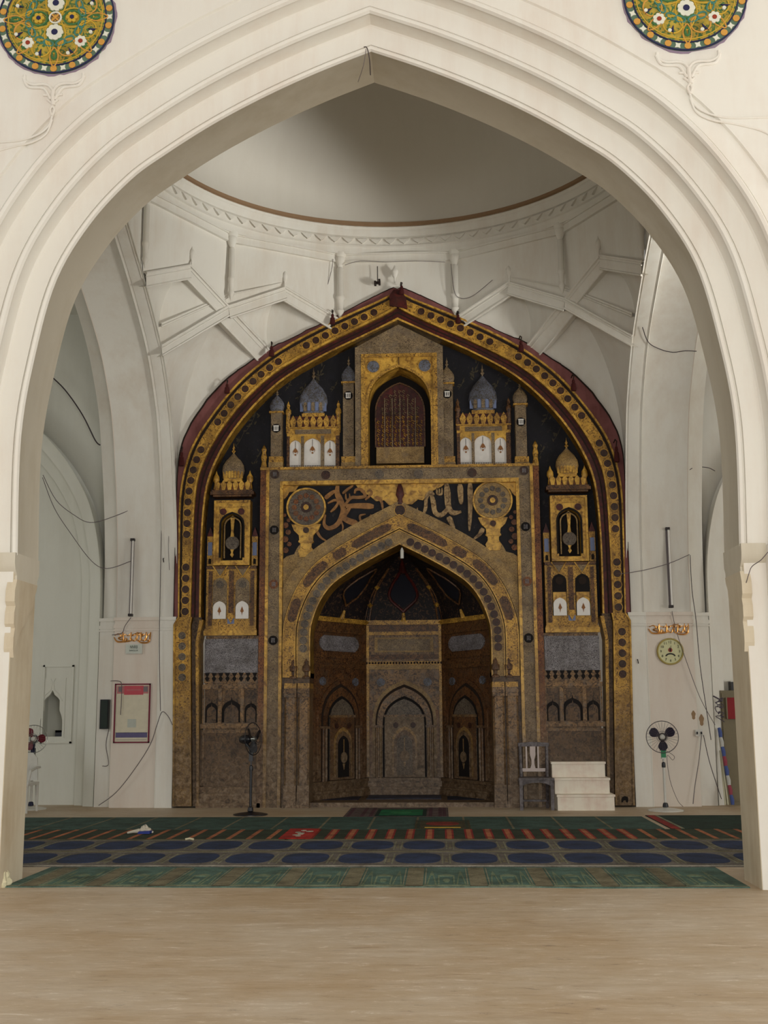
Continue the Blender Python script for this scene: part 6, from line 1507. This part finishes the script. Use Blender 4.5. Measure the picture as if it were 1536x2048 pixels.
for (px, py, rx, rz, Y) in ((1387, 1430, 0.03, 0.07, 18.499), (1403, 1440, 0.035, 0.09, 18.499)):
    p = onY(px, py, Y); mb = MB((p.x, Y, p.z)); mb.jit = False; P = [(p.x+rx*cos(t_)*(1+0.2*sin(5*t_)), p.z+rz*sin(t_)) for t_ in [2*pi*k/20 for k in range(20)]]; mb.prism(P, Y-0.002, Y+0.001, SC); mb.build('trim_%d' % (8 if px < 1395 else 9), kind='structure')
for px, py, Y in ((1275, 1322, 18.47), (176, 1534, 19.08), (327, 1120, 18.45)):
    p = onY(px, py, Y); mb = MB((p.x, Y, p.z)); mb.jit = False; mb.tube([(p.x, Y+0.02, p.z+0.03), (p.x, Y-0.02, p.z+0.02), (p.x+0.01, Y-0.02, p.z-0.04)], 0.008, IRON, 6)
    tag(mb.build('iron_hook'), {1275: 'short iron hook on the right pilaster beside the mihrab', 176: 'small iron hook low on the left bay wall', 327: 'iron hook on the left pilaster level with the tube light'}[px], 'hook')

# ---- cables
CBL = mat('grey_cable', (104, 94, 96), 0.6); CBD = mat('dark_cable', (70, 60, 62), 0.6)
def cable(P, lab, m=CBL, r=0.006, name='cable'):
    pts = [onY(*p) for p in P]; Q = catmull([tuple(p) for p in pts], 5); c = pts[0]; mb = MB(tuple(c)); mb.jit = False; mb.tube(Q, r, m, 5); tag(mb.build(name), lab, 'cable')
def soff(px, py, s):
    """point on the curved soffit of a side arch"""
    best = None
    for k in range(160):
        X = s*(3.7+1.3*k/159); p = onX(px, py, X); u = abs(p.y-YC)
        zz = None
        for (u0, z0), (u1, z1) in zip(Vc, Vc[1:]):
            if u1 <= u <= u0 and u0 > u1: zz = z0+(z1-z0)*(u0-u)/(u0-u1)
        if zz is None: zz = 3 if u > 3.6 else 9
        e = abs(p.z-zz)+(0 if u < 3.66 else (u-3.62)*2)
        if best is None or e < best[0]: best = (e, p)
    return best[1]
cable([(86, 950, 18.3), (112, 1000, 18.3), (148, 1030, 18.3), (180, 1045, 18.4), (222, 1035, 18.4), (275, 1010, 18.4), (322, 960, 18.42)], 'long sagging cable from the left bay to the top of the left pilaster')
cable([(85, 955, 18.3), (108, 1015, 18.3), (140, 1065, 18.4), (183, 1122, 18.45), (215, 1137, 18.46), (262, 1122, 18.44)], 'sagging cable ending at the left tube light')
cable([(262, 1235, 18.44), (250, 1252, 18.46), (244, 1266, 18.46), (224, 1270, 18.47)], 'short cable from the left tube light to the gold script')
cable([(221, 1362, 18.47), (236, 1362, 18.47), (243, 1368, 18.46), (243, 1400, 18.46), (241, 1430, 18.46)], 'thin cable hanging in front of the maroon framed notice')
cable([(345, 1450, 18.38), (336, 1432, 18.40), (324, 1424, 18.42), (314, 1450, 18.42), (300, 1490, 18.42), (268, 1540, 18.42), (232, 1585, 18.42), (197, 1611, 18.4)], 'slack cable sweeping down the left half pier to the floor')
cable([(218, 1458, 18.6), (212, 1490, 18.6), (217, 1528, 18.5), (205, 1532, 18.6)], 'cable dangling below the black loudspeaker')
cable([(323, 1060, 18.42), (320, 1200, 18.42), (319, 1300, 18.42), (321, 1422, 18.42)], 'vertical cable down the edge of the left pilaster')
cable([(344, 900, 18.42), (340, 1020, 18.44), (337, 1090, 18.44), (339, 1140, 18.44)], 'thin wire down the left pilaster beside the mihrab arch', r=0.004)
cable([(1240, 1148, 18.4), (1290, 1140, 18.39), (1340, 1126, 18.39), (1379, 1109, 18.46)], 'cable slung across the right half pier below the tube light top')
cable([(1380, 1110, 18.5), (1384, 1180, 18.45), (1392, 1240, 18.42), (1400, 1330, 18.45), (1413, 1420, 18.45), (1422, 1480, 18.45)], 'dark cable running down beside the right half pier', CBD)
cable([(1344, 1222, 18.46), (1352, 1260, 18.45), (1372, 1320, 18.42), (1400, 1395, 18.42), (1430, 1450, 18.55)], 'slanting wire from the right tube light to the cloth-wrapped poles', r=0.005)
cable([(1403, 1470, 18.44), (1398, 1520, 18.42), (1390, 1570, 18.42), (1386, 1608, 18.4)], 'cable from the right wall socket straight down to the floor')
cable([(1407, 1470, 18.44), (1418, 1520, 18.44), (1432, 1565, 18.5), (1443, 1598, 18.55)], 'cable from the right wall socket slanting to the corner', CBD)
cable([(1330, 1500, 17.8), (1348, 1512, 17.8), (1345, 1520, 17.8), (1334, 1512, 17.8), (1340, 1560, 17.9), (1355, 1600, 18.1), (1366, 1613, 18.3)], 'power cord looping down from the fan below the clock', r=0.004)
cable([(641, 606, 18.42), (652, 580, 18.42), (663, 540, 18.40), (666, 518, 18.40)], 'wire curling down beside the left of the two central colonnettes', r=0.005)
cable([(690, 530, 18.40), (720, 522, 18.40), (770, 524, 18.40), (830, 522, 18.40), (890, 524, 18.38)], 'wire strung along the fascia above the mihrab peak', r=0.005)
cable([(902, 528, 18.38), (908, 580, 18.38), (920, 596, 18.38), (945, 592, 18.30), (985, 560, 18.10)], 'wire looping from the right central colonnette to the rib crown', r=0.005)
cable([(728, 94, 10.10), (734, 96, 10.08), (739, 118, 10.08), (741, 150, 10.3)], 'dark wire hanging from the peak of the front arch', CBD, 0.005)
cable([(732, 98, 10.08), (727, 130, 10.12), (716, 164, 10.35)], 'second finer wire at the peak of the front arch', CBL, 0.003)
cable([(1536, 1104, 9.9), (1522, 1120, 9.95), (1504, 1133, 10.05), (1497, 1150, 10.05), (1490, 1170, 10.15), (1475, 1178, 10.4), (1463, 1164, 10.6)], 'grey wire looping round the impost of the right pier', CBL, 0.004)
pts = [soff(px, py, 1) for px, py in ((1284, 652), (1296, 682), (1320, 696), (1345, 702), (1370, 699), (1392, 700))]
mb = MB(tuple(pts[0])); mb.jit = False; mb.tube(catmull([tuple(p+Vector((0, -0.03, -0.03))) for p in pts], 4), 0.007, CBD, 5); tag(mb.build('cable'), 'sagging cable across the soffit of the right side arch', 'cable')
cable([(1379, 940, 18.5), (1386, 936, 18.5), (1402, 934, 18.7), (1418, 936, 18.7), (1430, 942, 18.7)], 'short dark wire crossing the right arch mouldings', CBD)
cable([(97, 748, 18.9), (130, 780, 18.9), (165, 830, 18.9), (190, 880, 18.9), (200, 890, 18.85)], 'dark crack following the arch line on the left bay wall', CBD, 0.012)  # thin tube drawn in place of the dark crack along the blind arch
for o in bpy.data.objects:
    if '_z' in o: del o['_z']
# the front arch and its stucco stand 4 cm off the axis of the bay behind
for o in bpy.data.objects:
    if o.parent is None and o.name.split('.')[0] in ('wall_front', 'trim_1', 'trim_2', 'painted_medallion', 'stucco_bracket', 'stucco_scroll'): o.location.x += 0.04
